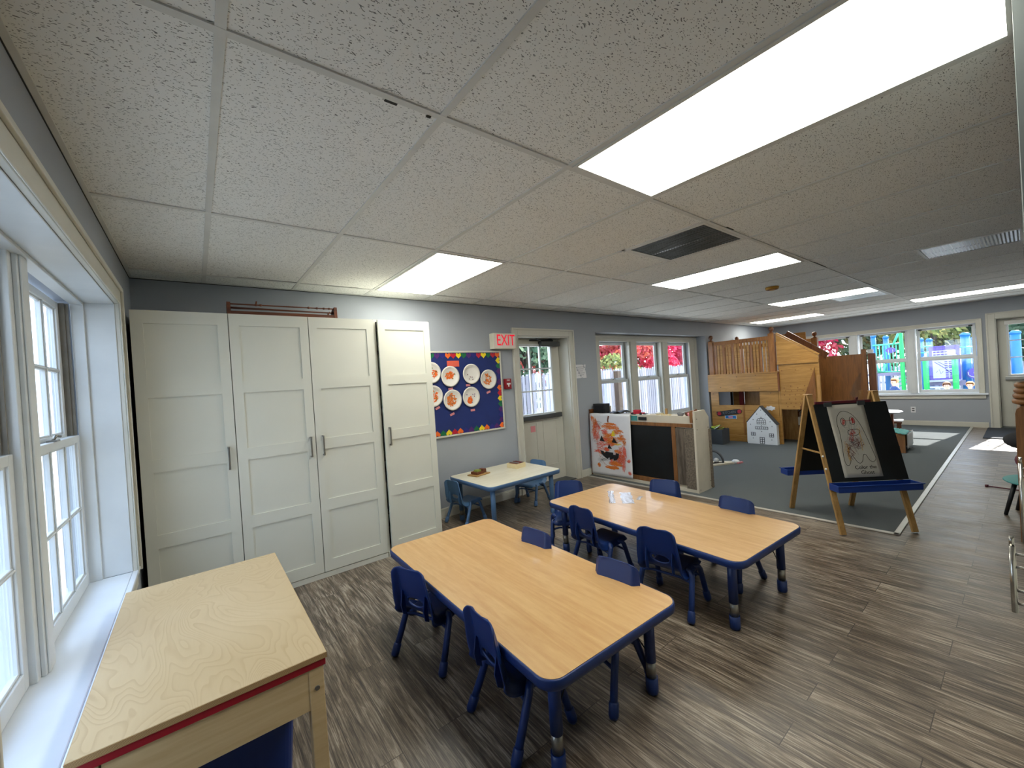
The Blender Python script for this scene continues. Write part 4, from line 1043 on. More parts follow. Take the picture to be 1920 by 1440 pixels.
# pumpkin picture draped over the divider
t = thing('pumpkin_drawing', 'large white paper with a scribbled jack o lantern hung on the divider', 'drawing', (0, 0, 0))
def pp(u, v, e=0.):   # u 0..1 left->right, v 0..1 bottom->top
    y = 2.648-.675*u; z = .045+.828*v; w = .004*math.sin(u*7+v*3)+.002*math.sin(v*11+u*2)
    return (X-.030-w-e-.02*(1-v)*.6, y, z+.012*(u-.5)*(1-v))
b = MB(); nu, nv = 18, 24
gx = [[b.v(pp(i/nu, j/nv)) for j in range(nv+1)]+[b.v((X+.03+.02*math.sin(i), pp(i/nu, 1)[1], .8765))] for i in range(nu+1)]
for i in range(nu):
    for j in range(nv+1): b.face([gx[i][j], gx[i+1][j], gx[i+1][j+1], gx[i][j+1]], 0, True)
sh = b.build('paper_sheet', 'paper', t, recalc=False); so = sh.modifiers.new('s', 'SOLIDIFY'); so.thickness = .0008
rs = random.Random(21)
def strokes(name, mat, blobs, e, wd):
    b = MB()
    for (cx, cy, w, h2, n) in blobs:
        P = scrib(cx, cy, w, h2, n, rs); Q = []
        for a, c in zip(P, P[1:]):
            for k in range(3): f = k/3; Q.append(pp(min(.985, max(.015, a[0]+(c[0]-a[0])*f)), min(.985, max(.015, a[1]+(c[1]-a[1])*f)), e))
        b.ribbon(Q, wd, (-1, 0, 0))
    return b.build(name, mat, t, recalc=False)
strokes('orange_scribble', 'orange2', [(.42, .80, .16, .03, 26), (.55, .79, .2, .05, 60), (.70, .72, .15, .045, 40), (.45, .66, .14, .04, 36), (.55, .13, .14, .032, 80), (.45, .135, .12, .025, 40), (.30, .35, .12, .03, 30), (.68, .40, .1, .04, 50), (.40, .42, .08, .04, 50), (.20, .15, .045, .04, 50), (.52, .84, .17, .02, 40), (.50, .60, .24, .12, 60), (.62, .20, .2, .05, 50), (.78, .62, .12, .06, 40), (.12, .85, .08, .1, 40), (.85, .55, .05, .06, 26), (.06, .93, .05, .06, 26), (.12, .7, .09, .12, 30), (.72, .30, .12, .08, 26), (.55, .55, .2, .05, 30)], .0024, .0035)
strokes('red_scribble', 'coral', [(.38, .71, .12, .05, 30), (.18, .78, .10, .10, 34), (.38, .58, .08, .03, 40), (.40, .42, .06, .03, 40), (.93, .27, .05, .035, 34), (.84, .38, .05, .12, 30), (.94, .08, .05, .04, 24), (.16, .38, .12, .03, 18), (.50, .24, .05, .04, 26), (.45, .50, .14, .03, 22), (.8, .2, .05, .14, 20), (.15, .65, .1, .12, 40), (.78, .36, .12, .16, 40), (.25, .48, .14, .1, 30), (.66, .3, .14, .1, 34)], .0030, .0028)
strokes('grey_scribble', 'grey', [(.2, .82, .12, .1, 20), (.12, .6, .09, .1, 14), (.55, .3, .3, .12, 26), (.3, .25, .15, .1, 16), (.75, .25, .14, .1, 16)], .0020, .0018)
strokes('yellow_scribble', 'yellow', [(.60, .70, .05, .05, 24), (.58, .66, .07, .02, 16), (.68, .52, .1, .02, 8)], .0034, .0035)
b = MB()
def flat(poly, e=.0048): 
    cx = sum(p[0] for p in poly)/len(poly); cy = sum(p[1] for p in poly)/len(poly); c = b.v(pp(cx, cy, e)); V = [b.v(pp(u, v, e)) for u, v in poly]
    for k in range(len(V)): b.face([c, V[k], V[(k+1) % len(V)]])
for nm, q in (('left_eye', [(.24, .555), (.37, .545), (.29, .645)]), ('right_eye', [(.54, .545), (.68, .535), (.60, .625)]), ('nose', [(.43, .44), (.54, .435), (.465, .515)])):
    flat(q); b.build(nm, 'dark', t, recalc=False); b = MB()
for s in ([(.24, .40), (.33, .385), (.33, .36), (.38, .36), (.38, .385), (.40, .385), (.40, .27), (.33, .30), (.27, .34)], [(.40, .385), (.56, .375), (.56, .28), (.47, .255), (.47, .29), (.42, .29), (.42, .265), (.40, .27)], [(.56, .345), (.62, .345), (.62, .375), (.70, .37), (.69, .31), (.64, .265), (.56, .245)]): flat(s)
b.build('mouth', 'dark', t, recalc=False)
b = MB(); b.ribbon([pp(*q, .0022) for q in ((.47, .865), (.465, .90), (.48, .94), (.495, .97))], .024, (-1, 0, 0)); b.build('stem', 'rackw', t, recalc=False)
b = MB(); b.ribbon([pp(.5+.33*math.cos(a), .50+.36*math.sin(a), .0014) for a in [2*PI*k/50 for k in range(50)]], .004, (-1, 0, 0), closed=True); b.build('outline', 'orange2', t, recalc=False)

# clutter on the divider
Z = .8585
t = thing('speaker_box', 'black box at the left end of the divider top', 'box', (5.02, 2.55, Z)); MB().box((-.06, -.10, .0), (.06, .10, .145)).build('box_body', 'dark', t, bev=.004); MB().box((-.062, -.08, .02), (-.0605, .08, .12)).build('grille', 'dgreyfab', t)
t = thing('tissue_holder', 'small white block behind the black box on the divider', 'block', (5.16, 2.56, Z)); MB().box((-.03, -.05, 0), (.03, .05, .10)).build('block_body', 'cream', t, bev=.004)
b = MB(); rr = random.Random(2)
gx = [[b.v((4.92+.24*i/8, 2.17+.27*j/8, .874+.020*rr.random()+.02*math.sin(j*.8))) for j in range(9)] for i in range(9)]
for i in range(8):
    for j in range(8): b.face([gx[i][j], gx[i+1][j], gx[i+1][j+1], gx[i][j+1]], 0, True)
o = b.build('folded_cloth', 'dark'); o.modifiers.new('s', 'SOLIDIFY').thickness = .006; tag(o, 'rumpled black cloth next to the black box on the divider', 'cloth')
t = thing('toy_truck', 'small red and black toy vehicle behind the pumpkin drawing', 'toy', (4.98, 1.93, Z), .1)
MB().box((-.03, -.09, .018), (.03, .09, .035)).box((-.028, -.04, .0355), (.028, .05, .07)).build('cab', 'red', t, bev=.006); MB().box((-.03, -.13, .012), (.03, -.092, .024)).build('hitch', 'dark', t)
b = MB()
for y in (-.06, .06): b.cyl((-.036, y, .018), .018, .072, 14, 0, (1, 0, 0))
b.build('wheels', 'dark', t)
t = thing('white_cup', 'small white dish on the divider by the red toy', 'cup', (4.96, 1.80, Z)); MB().lathe([(.03, 0), (.045, .012), (.047, .02), (.040, .018), (.02, .006)], seg=20).build('dish', 'white', t)
t = thing('eraser', 'black eraser stuck on the white lip above the chalkboard', 'eraser', (X-.007, 1.80, .828)); MB().box((-.02, -.055, -.02), (-.0005, .055, .02)).build('block_body', 'dark', t, bev=.003)
t = thing('teal_card', 'teal card on the lip beside the pumpkin drawing', 'card', (X-.007, 1.925, .828)); MB().box((-.006, -.045, -.03), (-.0005, .045, .032)).build('sheet', 'teal', t)
t = thing('wooden_blocks', 'pale wooden toy blocks in the middle of the divider top', 'toy', (5.0, 1.58, Z))
MB().box((-.03, -.09, 0), (.03, .02, .02)).build('long_block', 'cream2', t, bev=.003); MB().box((-.012, -.055, .0205), (.012, -.03, .09)).build('upright_block', 'oak', t, bev=.003); MB().beam((0, .0, .03), (0, .09, .012), .03, .015).build('leaning_block', 'cream2', t)
MB().lathe([(.0, 0), (.028, .002), (.03, .012), (.01, .022)], (0.0, .07, .022), 16).build('white_disc', 'white', t)
for i, (y, r, m, lab) in enumerate(((1.34, .035, 'grey', 'small grey bowl on the divider near its right end'), (1.27, .04, 'rackw', 'dark wooden bowl near the right end of the divider'), (1.22, .032, 'pink', 'pinkish cup at the right end of the divider, partly behind the dark bowl'))):
    t = thing('toy_bowl', lab, 'bowl', (4.97+.05*(i % 2), y, Z)); MB().lathe([(r*.5, 0), (r*.9, .015), (r, .045), (r*.9, .045), (r*.75, .015), (r*.3, .006)], seg=18).build('bowl_body', m, t)
t = thing('shell_pile', 'brown curled bark pieces in the corner of the divider', 'toy', (5.09, 1.26, Z))
for k in range(4):
    a = k*1.3; b = MB(); b.tube([(.04*math.cos(a+u)*.8, .05*math.sin(a+u), .012+.018*k*.9+.01*math.sin(u*2)) for u in (0, .7, 1.4, 2.1)], [.008, .011, .010, .005], 8); b.build('bark_piece', 'brown' if k % 2 else 'oakdk', t)
# ================================================================== wooden play loft
LX, Y0, Y1 = 8.45, 1.495, 2.66       # front plane, right and left ends of the house front
CZ = .008
t = thing('play_loft', 'two storey wooden play loft with railings and a slanted side panel', 'play loft', (0, 0, 0))
def finial(x, y, z, par, mat='loftd'):
    MB().lathe([(.034, 0), (.036, .012), (.018, .022), (.018, .035), (.034, .05), (.041, .075), (.034, .10), (.012, .114)], (x, y, z), 18).build('finial', mat, par)
def lpost(x, y, z0, z1, w=.09, mat='loftp', fin=True):
    o = MB().box((x-w/2, y-w/2, z0), (x+w/2, y+w/2, z1)).build('post', mat, t, bev=.004)
    if fin: finial(x, y, z1, o)
    return o
lpost(LX+.05, Y1-.04, CZ, 1.92); lpost(LX+.05, Y0+.07, CZ, 1.94); lpost(LX+1.2, Y1-.04, CZ, 1.92); lpost(LX+1.2, .97+.28, CZ, 1.84)
# house front: lower wall with window opening
b = MB()
oy0, oy1, oz0 = 1.79, 2.512, .682
for a, c, e, f in ((Y0, oy0, CZ, .93), (oy1, Y1, CZ, .93), (oy0, oy1, CZ, oz0)): b.box((LX-.003, a, e), (LX+.012, c, f))
b.build('house_front', 'lofty', t)
b = MB(); b.box((LX-.012, 2.06, .13), (LX-.0035, 2.085, .68)).box((LX-.012, Y0, CZ), (LX-.0035, 2.05, .045)); b.build('door_trim', 'loftp', t)
MB().box((LX-.02, 1.50, CZ), (LX-.0035, Y1, .12)).build('kick_board', 'lofty', t)
MB().box((LX-.03, Y0-.01, .935), (LX-.004, Y1+.03, 1.25)).build('fascia_board', 'lofty', t, bev=.003)
MB().box((LX-.04, Y0-.02, 1.2505), (LX+1.25, Y1+.02, 1.272)).build('deck', 'lofty', t)
MB().box((LX-.028, Y0-.035, .93), (LX+.01, Y0-.0105, 1.25)).build('fascia_end', 'loftd', t)
b = MB(); 
for (y, z) in ((2.15, 1.21), (2.45, 1.02), (1.78, .99), (1.83, 1.225), (2.60, .90), (2.61, .55), (1.60, .90), (2.37, .25)): b.cyl((LX-.0315, y, z), .007, .003, 8, 0, (1, 0, 0))
b.build('screw_head', 'dark', t)
# railings
def rail(x0, y0, x1, y1, z0, z1, n, name='railing', mat='loftp', w=.038):
    r = MB().beam((x0, y0, z1), (x1, y1, z1), .05, .07).build('rail', mat, t, bev=.004)
    for k in range(n):
        f = (k+.5)/n; x, y = x0+(x1-x0)*f, y0+(y1-y0)*f
        MB().box((x-.011, y-w/2, z0), (x+.011, y+w/2, z1-.036)).build('baluster', 'lofty' if k % 3 else 'loftp', r) if abs(x1-x0) < .01 else MB().box((x-w/2, y-.011, z0), (x+w/2, y+.011, z1-.036)).build('baluster', 'lofty' if k % 3 else 'loftp', r)
rail(LX+.05, Y1-.09, LX+.05, Y0+.12, 1.272, 1.865, 18, w=.034)
rail(LX+1.2, Y1-.09, LX+1.2, 1.30, 1.272, 1.80, 15, mat='loft')
rail(LX+.10, Y1-.04, LX+1.15, Y1-.04, 1.272, 1.84, 12)
MB().box((LX+.62, 1.98, 1.272), (LX+.64, 2.20, 1.76)).build('inner_board', 'lofty', t)
# slanted side panels
def slant(x, th, ya, za, yb, zb, zlow, mat, name='slanted_panel'):
    b = MB(); b.prism([(ya, zlow), (yb, zlow), (yb, zb), (ya, za)], lambda p: (x, p[0], p[1]), lambda p: (x+th, p[0], p[1])); return b.build(name, mat, t)
slant(LX-.004, .016, Y0-.012, 1.915, .89, 1.495, 1.40, 'lofty')
MB().box((LX-.024, .89, 1.385), (LX-.0045, Y0-.012, 1.43)).build('batten', 'lofty', t, bev=.003)
pb = MB().box((LX-.004, .89, .615), (LX+.012, Y0-.036, 1.384)).build('peg_panel', 'lofty', t)
b = MB(); rr = random.Random(8)
hs = [(1.42, 1.28), (1.22, 1.28), (1.0, 1.28)]+[(1.40-.1*k, .98+.03*(k % 2)) for k in range(4)]+[(1.38-.085*k, .93) for k in range(4)]+[(1.40-.08*k, .86) for k in range(5)]+[(1.33-.09*k, .79) for k in range(3)]+[(1.38-.07*k, .72) for k in range(5)]+[(1.36-.09*k, .66) for k in range(4)]
for y, z in hs: b.cyl((LX-.0055, y, z), .008, .0012, 10, 0, (1, 0, 0))
b.build('peg_hole', 'loftd', pb)
MB().box((LX-.02, .885, .615), (LX+.03, .93, 1.18)).build('side_batten', 'loft', t, bev=.003)
b = MB(); b.prism([(.945, 1.30), (.945, .62), (1.18, .62)], lambda p: (LX-.040, p[0], p[1]), lambda p: (LX-.026, p[0], p[1])); b.build('dark_wedge', 'loftb', t)  # darker brown triangle set just in front of the peg panel
MB().beam((LX+.002, Y0-.02, 1.93), (LX+.002, .88, 1.512), .03, .028).build('slant_cap', 'lofty', t)
SX = 9.2
slant(SX, .016, 1.45, 1.90, .98, 1.49, .62, 'loftb')
MB().beam((SX+.005, 1.56, 1.955), (SX+.005, .96, 1.485), .045, .10).build('slide_handrail', 'loftd', t)
MB().box((SX-.02, .50, .55), (SX-.004, .978, 1.475)).build('brown_panel', 'loftb', t)
MB().box((LX+1.10, 1.36, 1.81), (LX+1.12, 1.78, 1.965)).build('tan_board', 'lofty', t)
lpost(SX-.02, .468, CZ, 1.55, .06, 'loftb', False)
b = MB()
for k in range(3): b.box((SX+.02+.03*k, .335, CZ), (SX+.042+.03*k, .43, 1.475-.02*k))
b.build('upright_board', 'loftd', t)
MB().box((SX+.0, .36, 1.478), (SX+.06, .43, 1.54)).build('white_clip', 'white', t)
# slide / stairs between the two slanted panels
b = MB()
for k in range(6): b.box((LX+.02, 1.47-.10*k-.10, 1.20-.2*k), (SX-.025, 1.47-.10*k, 1.222-.2*k))
b.build('stair_tread', 'loft', t)
# back and inside of the ground floor
MB().box((LX+1.16, .95, CZ), (LX+1.175, Y0+.30, 1.24)).box((LX+1.16, Y0+.56, CZ), (LX+1.175, Y1-.1, .60)).build('back_panel', 'loftd', t)
MB().box((LX+.56, 2.50, CZ), (LX+.60, 2.54, 1.249)).build('inner_post', 'dark', t)
MB().box((LX+.50, 2.28, CZ), (LX+.56, 2.35, 1.249)).build('inner_post', 'firered', t)
MB().box((LX+.57, 2.36, CZ), (LX+.59, 2.49, 1.249)).build('inner_board', 'lofty', t)
MB().box((LX+.57, 1.40, CZ), (LX+.59, 2.275, 1.249)).build('inner_wall', 'loft', t)
MB().box((LX+.35, 1.8, .60), (LX+.75, 2.55, .625)).build('inner_counter', 'loftp', t)
lpost(LX+.45, 1.18, CZ, 1.20, .06, 'loft', False)
MB().box((LX-.003, Y0-.034, CZ), (LX+.04, Y0-.004, .93)).build('corner_batten', 'lofty', t)
# sign, postcard, cloud, doll's house on the loft front
t = thing('kitchen_sign', 'dark arched kitchen sign with a red round at each end', 'sign', (LX-.0045, 2.33, .545)); t.rotation_euler = (-.125, 0, 0)
b = MB(); b.prism([(.235, .035), (-.19, .045), (-.235, .0), (-.20, -.045), (.20, -.055), (.235, -.03)], lambda p: (-.009, p[0], p[1]), lambda p: (-.001, p[0], p[1])); b.build('sign_board', 'dark', t)
for y in (.185, -.185): MB().cyl((-.012, y, -.005), .036, .003, 20, 0, (1, 0, 0)).build('red_round', 'redtrim', t)
text('lettering', 'KITCHEN', .07, 'grey', t, frame((-.0100, .0, -.005), (0, -1, 0), (0, 0, 1)), .0006, .82)
t = thing('postcard', 'blue and white postcard below the kitchen sign', 'card', (LX-.0045, 2.31, .455))
MB().box((-.003, -.105, -.033), (-.001, .105, .035)).build('card', 'white', t); MB().box((-.0036, -.095, -.026), (-.0031, .095, .028)).build('picture', 'pblue', t); MB().box((-.0042, -.04, -.012), (-.0037, .04, .014)).build('caption', 'pink', t)
t = thing('paper_cloud', 'small white paper cloud on the loft beside the roof of the dollhouse', 'paper cutout', (LX-.0045, 1.63, .63))
b = MB(); P = [(.075*(1+.13*math.cos(7*a))*math.cos(a), .038*(1+.16*math.cos(7*a+.6))*math.sin(a)) for a in [2*PI*k/56 for k in range(56)]]; b.prism(P, lambda p: (-.003, p[0], p[1]), lambda p: (-.001, p[0], p[1])); b.build('cutout', 'paper', t)
t = thing('dollhouse', 'white gabled dollhouse with black window outlines before the loft', 'dollhouse', (8.30, 1.735, CZ+.001))
OUT = [(.245, .03), (.235, .0), (-.235, 0), (-.245, .03), (-.245, .365), (.0, .655), (.245, .365)]
OUT = [(-.235, 0), (.235, 0), (.245, .03), (.235, .375), (.01, .655), (-.235, .345)]
b = MB(); b.prism(OUT, lambda p: (0, -p[0]*-1, p[1]), lambda p: (.012, -p[0]*-1, p[1])); b.build('front_panel', 'white', t)
b = MB(); b.box((.013, -.232, .0), (.10, -.222, .34)).box((.013, .222, 0), (.10, .232, .37)); b.build('side_panel', 'white', t)
b = MB(); b.beam((.056, .245, .378), (.056, .008, .668), .11, .012, 0, (0, 1, 1)); b.beam((.056, .008, .668), (.056, -.245, .348), .11, .012, 0, (0, -1, 1)); b.build('roof', 'dgrey', t)
b = MB()
fb = b
def fr(yc, zc, w, h2, nx, nz, th=.006, nm='window_outline'):
    b = MB()
    for k in range(nx+1): y = yc-w/2+w*k/nx; b.box((-.0015, y-th/2, zc-h2/2), (-.0003, y+th/2, zc+h2/2))
    for k in range(nz+1): z = zc-h2/2+h2*k/nz; b.box((-.0018, yc-w/2-th/2, z-th/2), (-.0002, yc+w/2+th/2, z+th/2))
    b.build(nm, 'dgrey', t)
fr(0, .385, .14, .06, 4, 2); fr(0, .285, .20, .038, 6, 1, .007); fr(.14, .175, .066, .052, 2, 2, .008); fr(-.15, .165, .066, .056, 2, 2, .008); fr(0, .065, .070, .11, 2, 3, .009, 'door_outline')
b = MB(); b.ribbon([(-.001, .068*math.cos(a), .415+.045*math.sin(a)) for a in [PI*k/14 for k in range(15)]], .008, (-1, 0, 0))
b.ribbon([(-.001, .03*math.cos(a), .415+.04*math.sin(a)) for a in [PI*k/10 for k in range(11)]], .006, (-1, 0, 0)); b.build('arch_outline', 'dgrey', t, recalc=False); b = MB()
for (y, z) in ((0, .60), (.065, .53), (-.072, .52), (0, .475), (.13, .43), (-.14, .40), (.175, .345), (-.165, .32), (0, .325), (.145, .10), (-.15, .085), (0, .225)): b.cyl((-.0014, y, z), .0075, .001, 10, 0, (1, 0, 0))
b.build('rivets', 'dgrey', t)

# storage under the slanted part
t = thing('play_stool', 'pale slanted seat under the peg panel of the loft', 'stool', (8.95, 1.13, CZ))
b = MB(); b.prism([(-.15, .30), (.2, .30), (.2, .44), (.12, .44), (-.15, .34)], lambda p: (-.16, p[0], p[1]), lambda p: (.16, p[0], p[1])); b.build('seat', 'cream', t, bev=.004)
MB().box((-.13, -.12, .16), (.13, .17, .299)).build('base', 'teal', t)
for x in (-.11, .11):
    for y in (-.09, .12): MB().box((x-.025, y-.025, 0), (x+.025, y+.025, .159)).build('leg', 'white', t)
t = thing('wire_rack', 'small bent wire rack in the dark under the loft', 'rack', (9.05, 1.42, CZ))
b = MB()
for k in range(3): b.tube([(0, -.05+.05*k, 0), (0, -.05+.05*k, .5), (.05, -.10+.05*k, .56)], .008, 6)
b.build('wires', 'steel', t)

# grey bin of green papers
t = thing('toy_bin', 'dark grey fabric bin full of green papers left of the dollhouse', 'bin', (8.08, 2.40, CZ))
MB().box((-.14, -.15, 0), (.14, .15, .012)).box((-.14, -.15, .012), (-.128, .15, .27)).box((.128, -.15, .012), (.14, .15, .27)).box((-.128, -.15, .012), (.128, -.138, .27)).box((-.128, .138, .012), (.128, .15, .27)).build('bin_body', 'dgrey', t, bev=.004)
rr = random.Random(5)
for k in range(9):
    b = MB(); Rm = Matrix.Rotation(rr.uniform(-.9, .9), 3, 'Z') @ Matrix.Rotation(rr.uniform(-.6, .6), 3, 'X'); o = Vector((rr.uniform(-.06, .06), rr.uniform(-.07, .07), rr.uniform(.20, .31)))
    V = [b.v(o+Rm @ Vector(q)) for q in ((-.07, -.05, 0), (.0, -.055, .012), (.07, -.05, 0), (.07, .05, 0), (0, .055, .012), (-.07, .05, 0))]; b.face([V[0], V[1], V[4], V[5]]); b.face([V[1], V[2], V[3], V[4]])
    b.build('paper_scrap', ('lime', 'olive', 'leafyg', 'paper', 'lime', 'cream2', 'green', 'lime', 'paper')[k], t, recalc=False)

# toy frame on carpet behind the divider
t = thing('toy_triangle', 'flat triangular wooden toy lying on the carpet', 'toy', (6.25, 1.80, CZ), A(-14))
MB().beam((-.12, .20, .012), (.42, -.22, .012), .05, .022).build('long_bar', 'cream', t); MB().beam((-.25, -.10, .012), (.37, -.24, .012), .05, .022).build('short_bar', 'cream', t)
MB().lathe([(.05, 0), (.05, .03), (.035, .045)], (.43, -.235, .0), 16).build('white_hub', 'white', t)
MB().box((.40, -.30, 0), (.50, -.27, .02)).build('pink_tip', 'pink', t)
t = thing('toy_bridge', 'dark arched toy with white balls standing on the carpet', 'toy', (6.40, 1.70, CZ), A(20))
b = MB()
for k in (-1, 0, 1): b.tube([(k*.03, .14*math.cos(a), .02+.17*math.sin(a)) for a in [PI*j/12 for j in range(13)]], .011, 8)
b.build('arch', 'dgrey', t); MB().box((-.05, -.15, 0), (.05, .15, .012)).build('base', 'dark', t)
for y in (-.05, .04): MB().sphere((0, y, .05), .036, 14, 8).build('white_ball', 'white', t)

# ================================================================== easel
O = Vector((4.935, -.172, 0)); AX = Vector((.744, -.668, 0)); NX = Vector((-.67, -.742, 0)).normalized()
t = thing('easel', 'wooden A frame easel with black chalkboards and blue trays', 'easel', (0, 0, 0))
H = 1.11
def ep_(a, n, z): p = O+AX*a+NX*n; return Vector((p.x, p.y, z))
def front(a, z, off=0., side=1):   # point on the plane of the legs, off = outwards
    n = .012+.318*(1-z/H); up = Vector((0, 0, .318/H)); nn = (NX*side+up).normalized(); p = O+AX*a+NX*(n*side); return Vector((p.x, p.y, z))+nn*off
for a in (-.27, .27):
    for s in (1, -1):
        zb = .011 if ep_(a, .33*s, 0).x < 4.80 or ep_(a, .33*s, 0).y < -.49 else CZ
        zb = .002 if zb == .011 else CZ+.002
        n0 = .33 if s == 1 else .33
        q0, q1 = ep_(a, n0*s, zb+.004), ep_(a, .012*s, H)
        MB().beam(q0, q1, .042, .020, 0, NX*s).build('leg', 'oak', t, bev=.002)
    MB().beam(ep_(a, -.03, H+.003), ep_(a, .03, H+.003), .045, .008).build('hinge_cap', 'oak', t)
fr_n = (NX+Vector((0, 0, .318/H))).normalized()
def slab(name, mat, a0, a1, z0, z1, off, th, side=1, par=None, bev=0):
    b = MB(); V = []
    for o_ in (off, off+th):
        for a, z in ((a0, z0), (a1, z0), (a1, z1), (a0, z1)): V.append(b.v(front(a, z, o_, side)))
    for f in ((0, 1, 2, 3), (7, 6, 5, 4), (0, 4, 5, 1), (1, 5, 6, 2), (2, 6, 7, 3), (3, 7, 4, 0)): b.face([V[i] for i in f])
    return b.build(name, mat, par or t, bev)
slab('chalkboard', 'board', -.262, .325, .395, 1.02, .0115, .009)
slab('chalkboard', 'board', -.262, .30, .385, 1.02, .0115, .009, -1)
MB().beam(ep_(-.262, .135, .62), ep_(-.262, -.135, .62), .012, .012).build('cross_brace', 'oak', t)
def tray(side, a0, a1):
    b = MB(); z = .345; c = front(0, .36, .02, side)
    F = lambda a, n, zz: (lambda p: Vector((p.x, p.y, zz)))(O+AX*a+NX*side*n)
    n0 = .24; 
    def bx(a, c_, n1, n2, z1, z2):
        V = [b.v(F(x, y, zz)) for zz in (z1, z2) for x, y in ((a, n1), (c_, n1), (c_, n2), (a, n2))]
        for f in ((0, 1, 2, 3), (7, 6, 5, 4), (0, 4, 5, 1), (1, 5, 6, 2), (2, 6, 7, 3), (3, 7, 4, 0)): b.face([V[i] for i in f])
    bx(a0, a1, n0+.005, n0+.115, z, z+.006); bx(a0, a1, n0+.005, n0+.010, z+.006, z+.055); bx(a0, a1, n0+.108, n0+.115, z+.006, z+.055)
    bx(a0, a0+.006, n0+.010, n0+.108, z+.006, z+.055); bx(a1-.006, a1, n0+.010, n0+.108, z+.006, z+.055)
    bx(a0-.008, a1+.008, n0+.115, n0+.125, z+.047, z+.055)
    b.build('tray', 'blue', t, bev=.004)
tray(1, -.30, .33); tray(-1, -.34, .30)
for a, z in ((-.285, .60), (-.285, .50)): MB().sphere(front(a, z, .01), .009, 8, 6).build('bolt', 'white', t)
MB().beam(front(-.25, 1.035, .022), front(.20, 1.03, .022), .012, .022).build('clamp_bar', 'maroon', t)
for a in (-.155, .115):
    MB().beam(front(a-.03, 1.015, .028), front(a+.03, 1.015, .028), .014, .035).build('clip', 'gunmetal', t)
# ghost picture
t = thing('ghost_drawing', 'newsprint sheet with a scribbled ghost clipped to the easel', 'drawing', (0, 0, 0))
def gp(u, v, e=.0): return front(-.165+.30*u+.018*(1-v)*0, .425+.585*v, .0255+.003*math.sin(v*5+u*2)*math.sin(v*3)+e)
b = MB(); nu, nv = 10, 16
gx = [[b.v(gp(i/nu, j/nv)) for j in range(nv+1)] for i in range(nu+1)]
for i in range(nu):
    for j in range(nv): b.face([gx[i][j], gx[i+1][j], gx[i+1][j+1], gx[i][j+1]], 0, True)
sh = b.build('paper_sheet', 'paperg', t, recalc=False); so = sh.modifiers.new('s', 'SOLIDIFY'); so.thickness = .0006
def gl(name, mat, paths, w, e=.0012):
    b = MB()
    for P, cl in paths: b.ribbon([gp(u, v, e) for u, v in P], w, fr_n, 0, cl)
    return b.build(name, mat, t, recalc=False)
outl = [(.17, .62), (.16, .72), (.20, .82), (.32, .895), (.46, .90), (.60, .86), (.72, .77), (.80, .66), (.86, .5), (.90, .36), (.93, .25), (.88, .205), (.80, .20), (.74, .235), (.70, .29), (.65, .30), (.61, .27), (.57, .215), (.50, .185), (.43, .20), (.38, .25), (.34, .285), (.29, .27), (.26, .215), (.20, .165), (.13, .17), (.10, .24), (.12, .35), (.15, .48)]
def smooth(P):
    n = len(P); Q = []
    for i in range(n):
        a, b_, c, d = P[i-1], P[i], P[(i+1) % n], P[(i+2) % n]
        for k in range(3):
            u = k/3; Q.append(tuple(.5*((2*b_[j])+(-a[j]+c[j])*u+(2*a[j]-5*b_[j]+4*c[j]-d[j])*u*u+(-a[j]+3*b_[j]-3*c[j]+d[j])*u**3) for j in (0, 1)))
    return Q
gl('ghost_outline', 'ink', [(smooth(outl), True), (ell(.34, .755, .065, .055), True), (ell(.58, .765, .07, .055), True), (smooth([(.40, .625), (.52, .645), (.68, .64), (.70, .60), (.62, .565), (.48, .555), (.40, .58)]), True)], .0034)
rs = random.Random(33)
gl('red_crayon', 'redink', [(scrib(.34, .755, .06, .05, 22, rs), False), (scrib(.60, .765, .06, .05, 34, rs), False), (scrib(.50, .60, .10, .05, 22, rs), False), (scrib(.46, .53, .12, .06, 14, rs), False), ([(.40, .77), (.5, .77), (.55, .78)], False)], .0024, .0016)
gl('brown_crayon', 'maroon', [(scrib(.45, .42, .26, .12, 26, rs), False), (scrib(.30, .34, .12, .12, 20, rs), False), (scrib(.60, .47, .16, .08, 14, rs), False)], .0018, .0019)
gl('grey_crayon', 'grey', [(scrib(.45, .42, .22, .14, 22, rs), False), (scrib(.5, .6, .28, .2, 14, rs), False)], .0018, .0014)
gl('yellow_crayon', 'gold', [(scrib(.25, .35, .12, .16, 14, rs), False), (scrib(.7, .5, .1, .2, 8, rs), False)], .0016, .0021)
Mx = frame(gp(.60, .128, .003), AX, (fr_n.cross(AX)).normalized()); text('lettering', 'Color the', .042, 'ink', t, Mx, .0003)
Mx = frame(gp(.62, .06, .003), AX, (fr_n.cross(AX)).normalized()); text('lettering', 'Ghost', .042, 'ink', t, Mx, .0003)
# clear vinyl smock tucked behind the easel top
t = thing('vinyl_smock', 'clear plastic smock hanging at the top right of the easel', 'smock', (0, 0, 0))
b = MB(); Pn = [(.145, 1.03), (.12, 1.10), (.15, 1.18), (.195, 1.25), (.215, 1.28), (.225, 1.2), (.225, 1.05)]
def smp(a, z, k): p = O+AX*a+NX*(-.045-.012*k); return Vector((p.x, p.y, z))
for k in (0, 1):
    V = [b.v(smp(a+.008*k*math.sin(z*40), z, k)) for a, z in Pn]; b.face(V)
b.build('sheet', 'vinyl', t, recalc=False)
MB().tube([smp(.16, 1.02, 0), smp(.15, 1.06, -1), smp(.165, 1.065, -1), smp(.17, 1.03, 0)], .005, 8).build('red_strap', 'maroon', t)

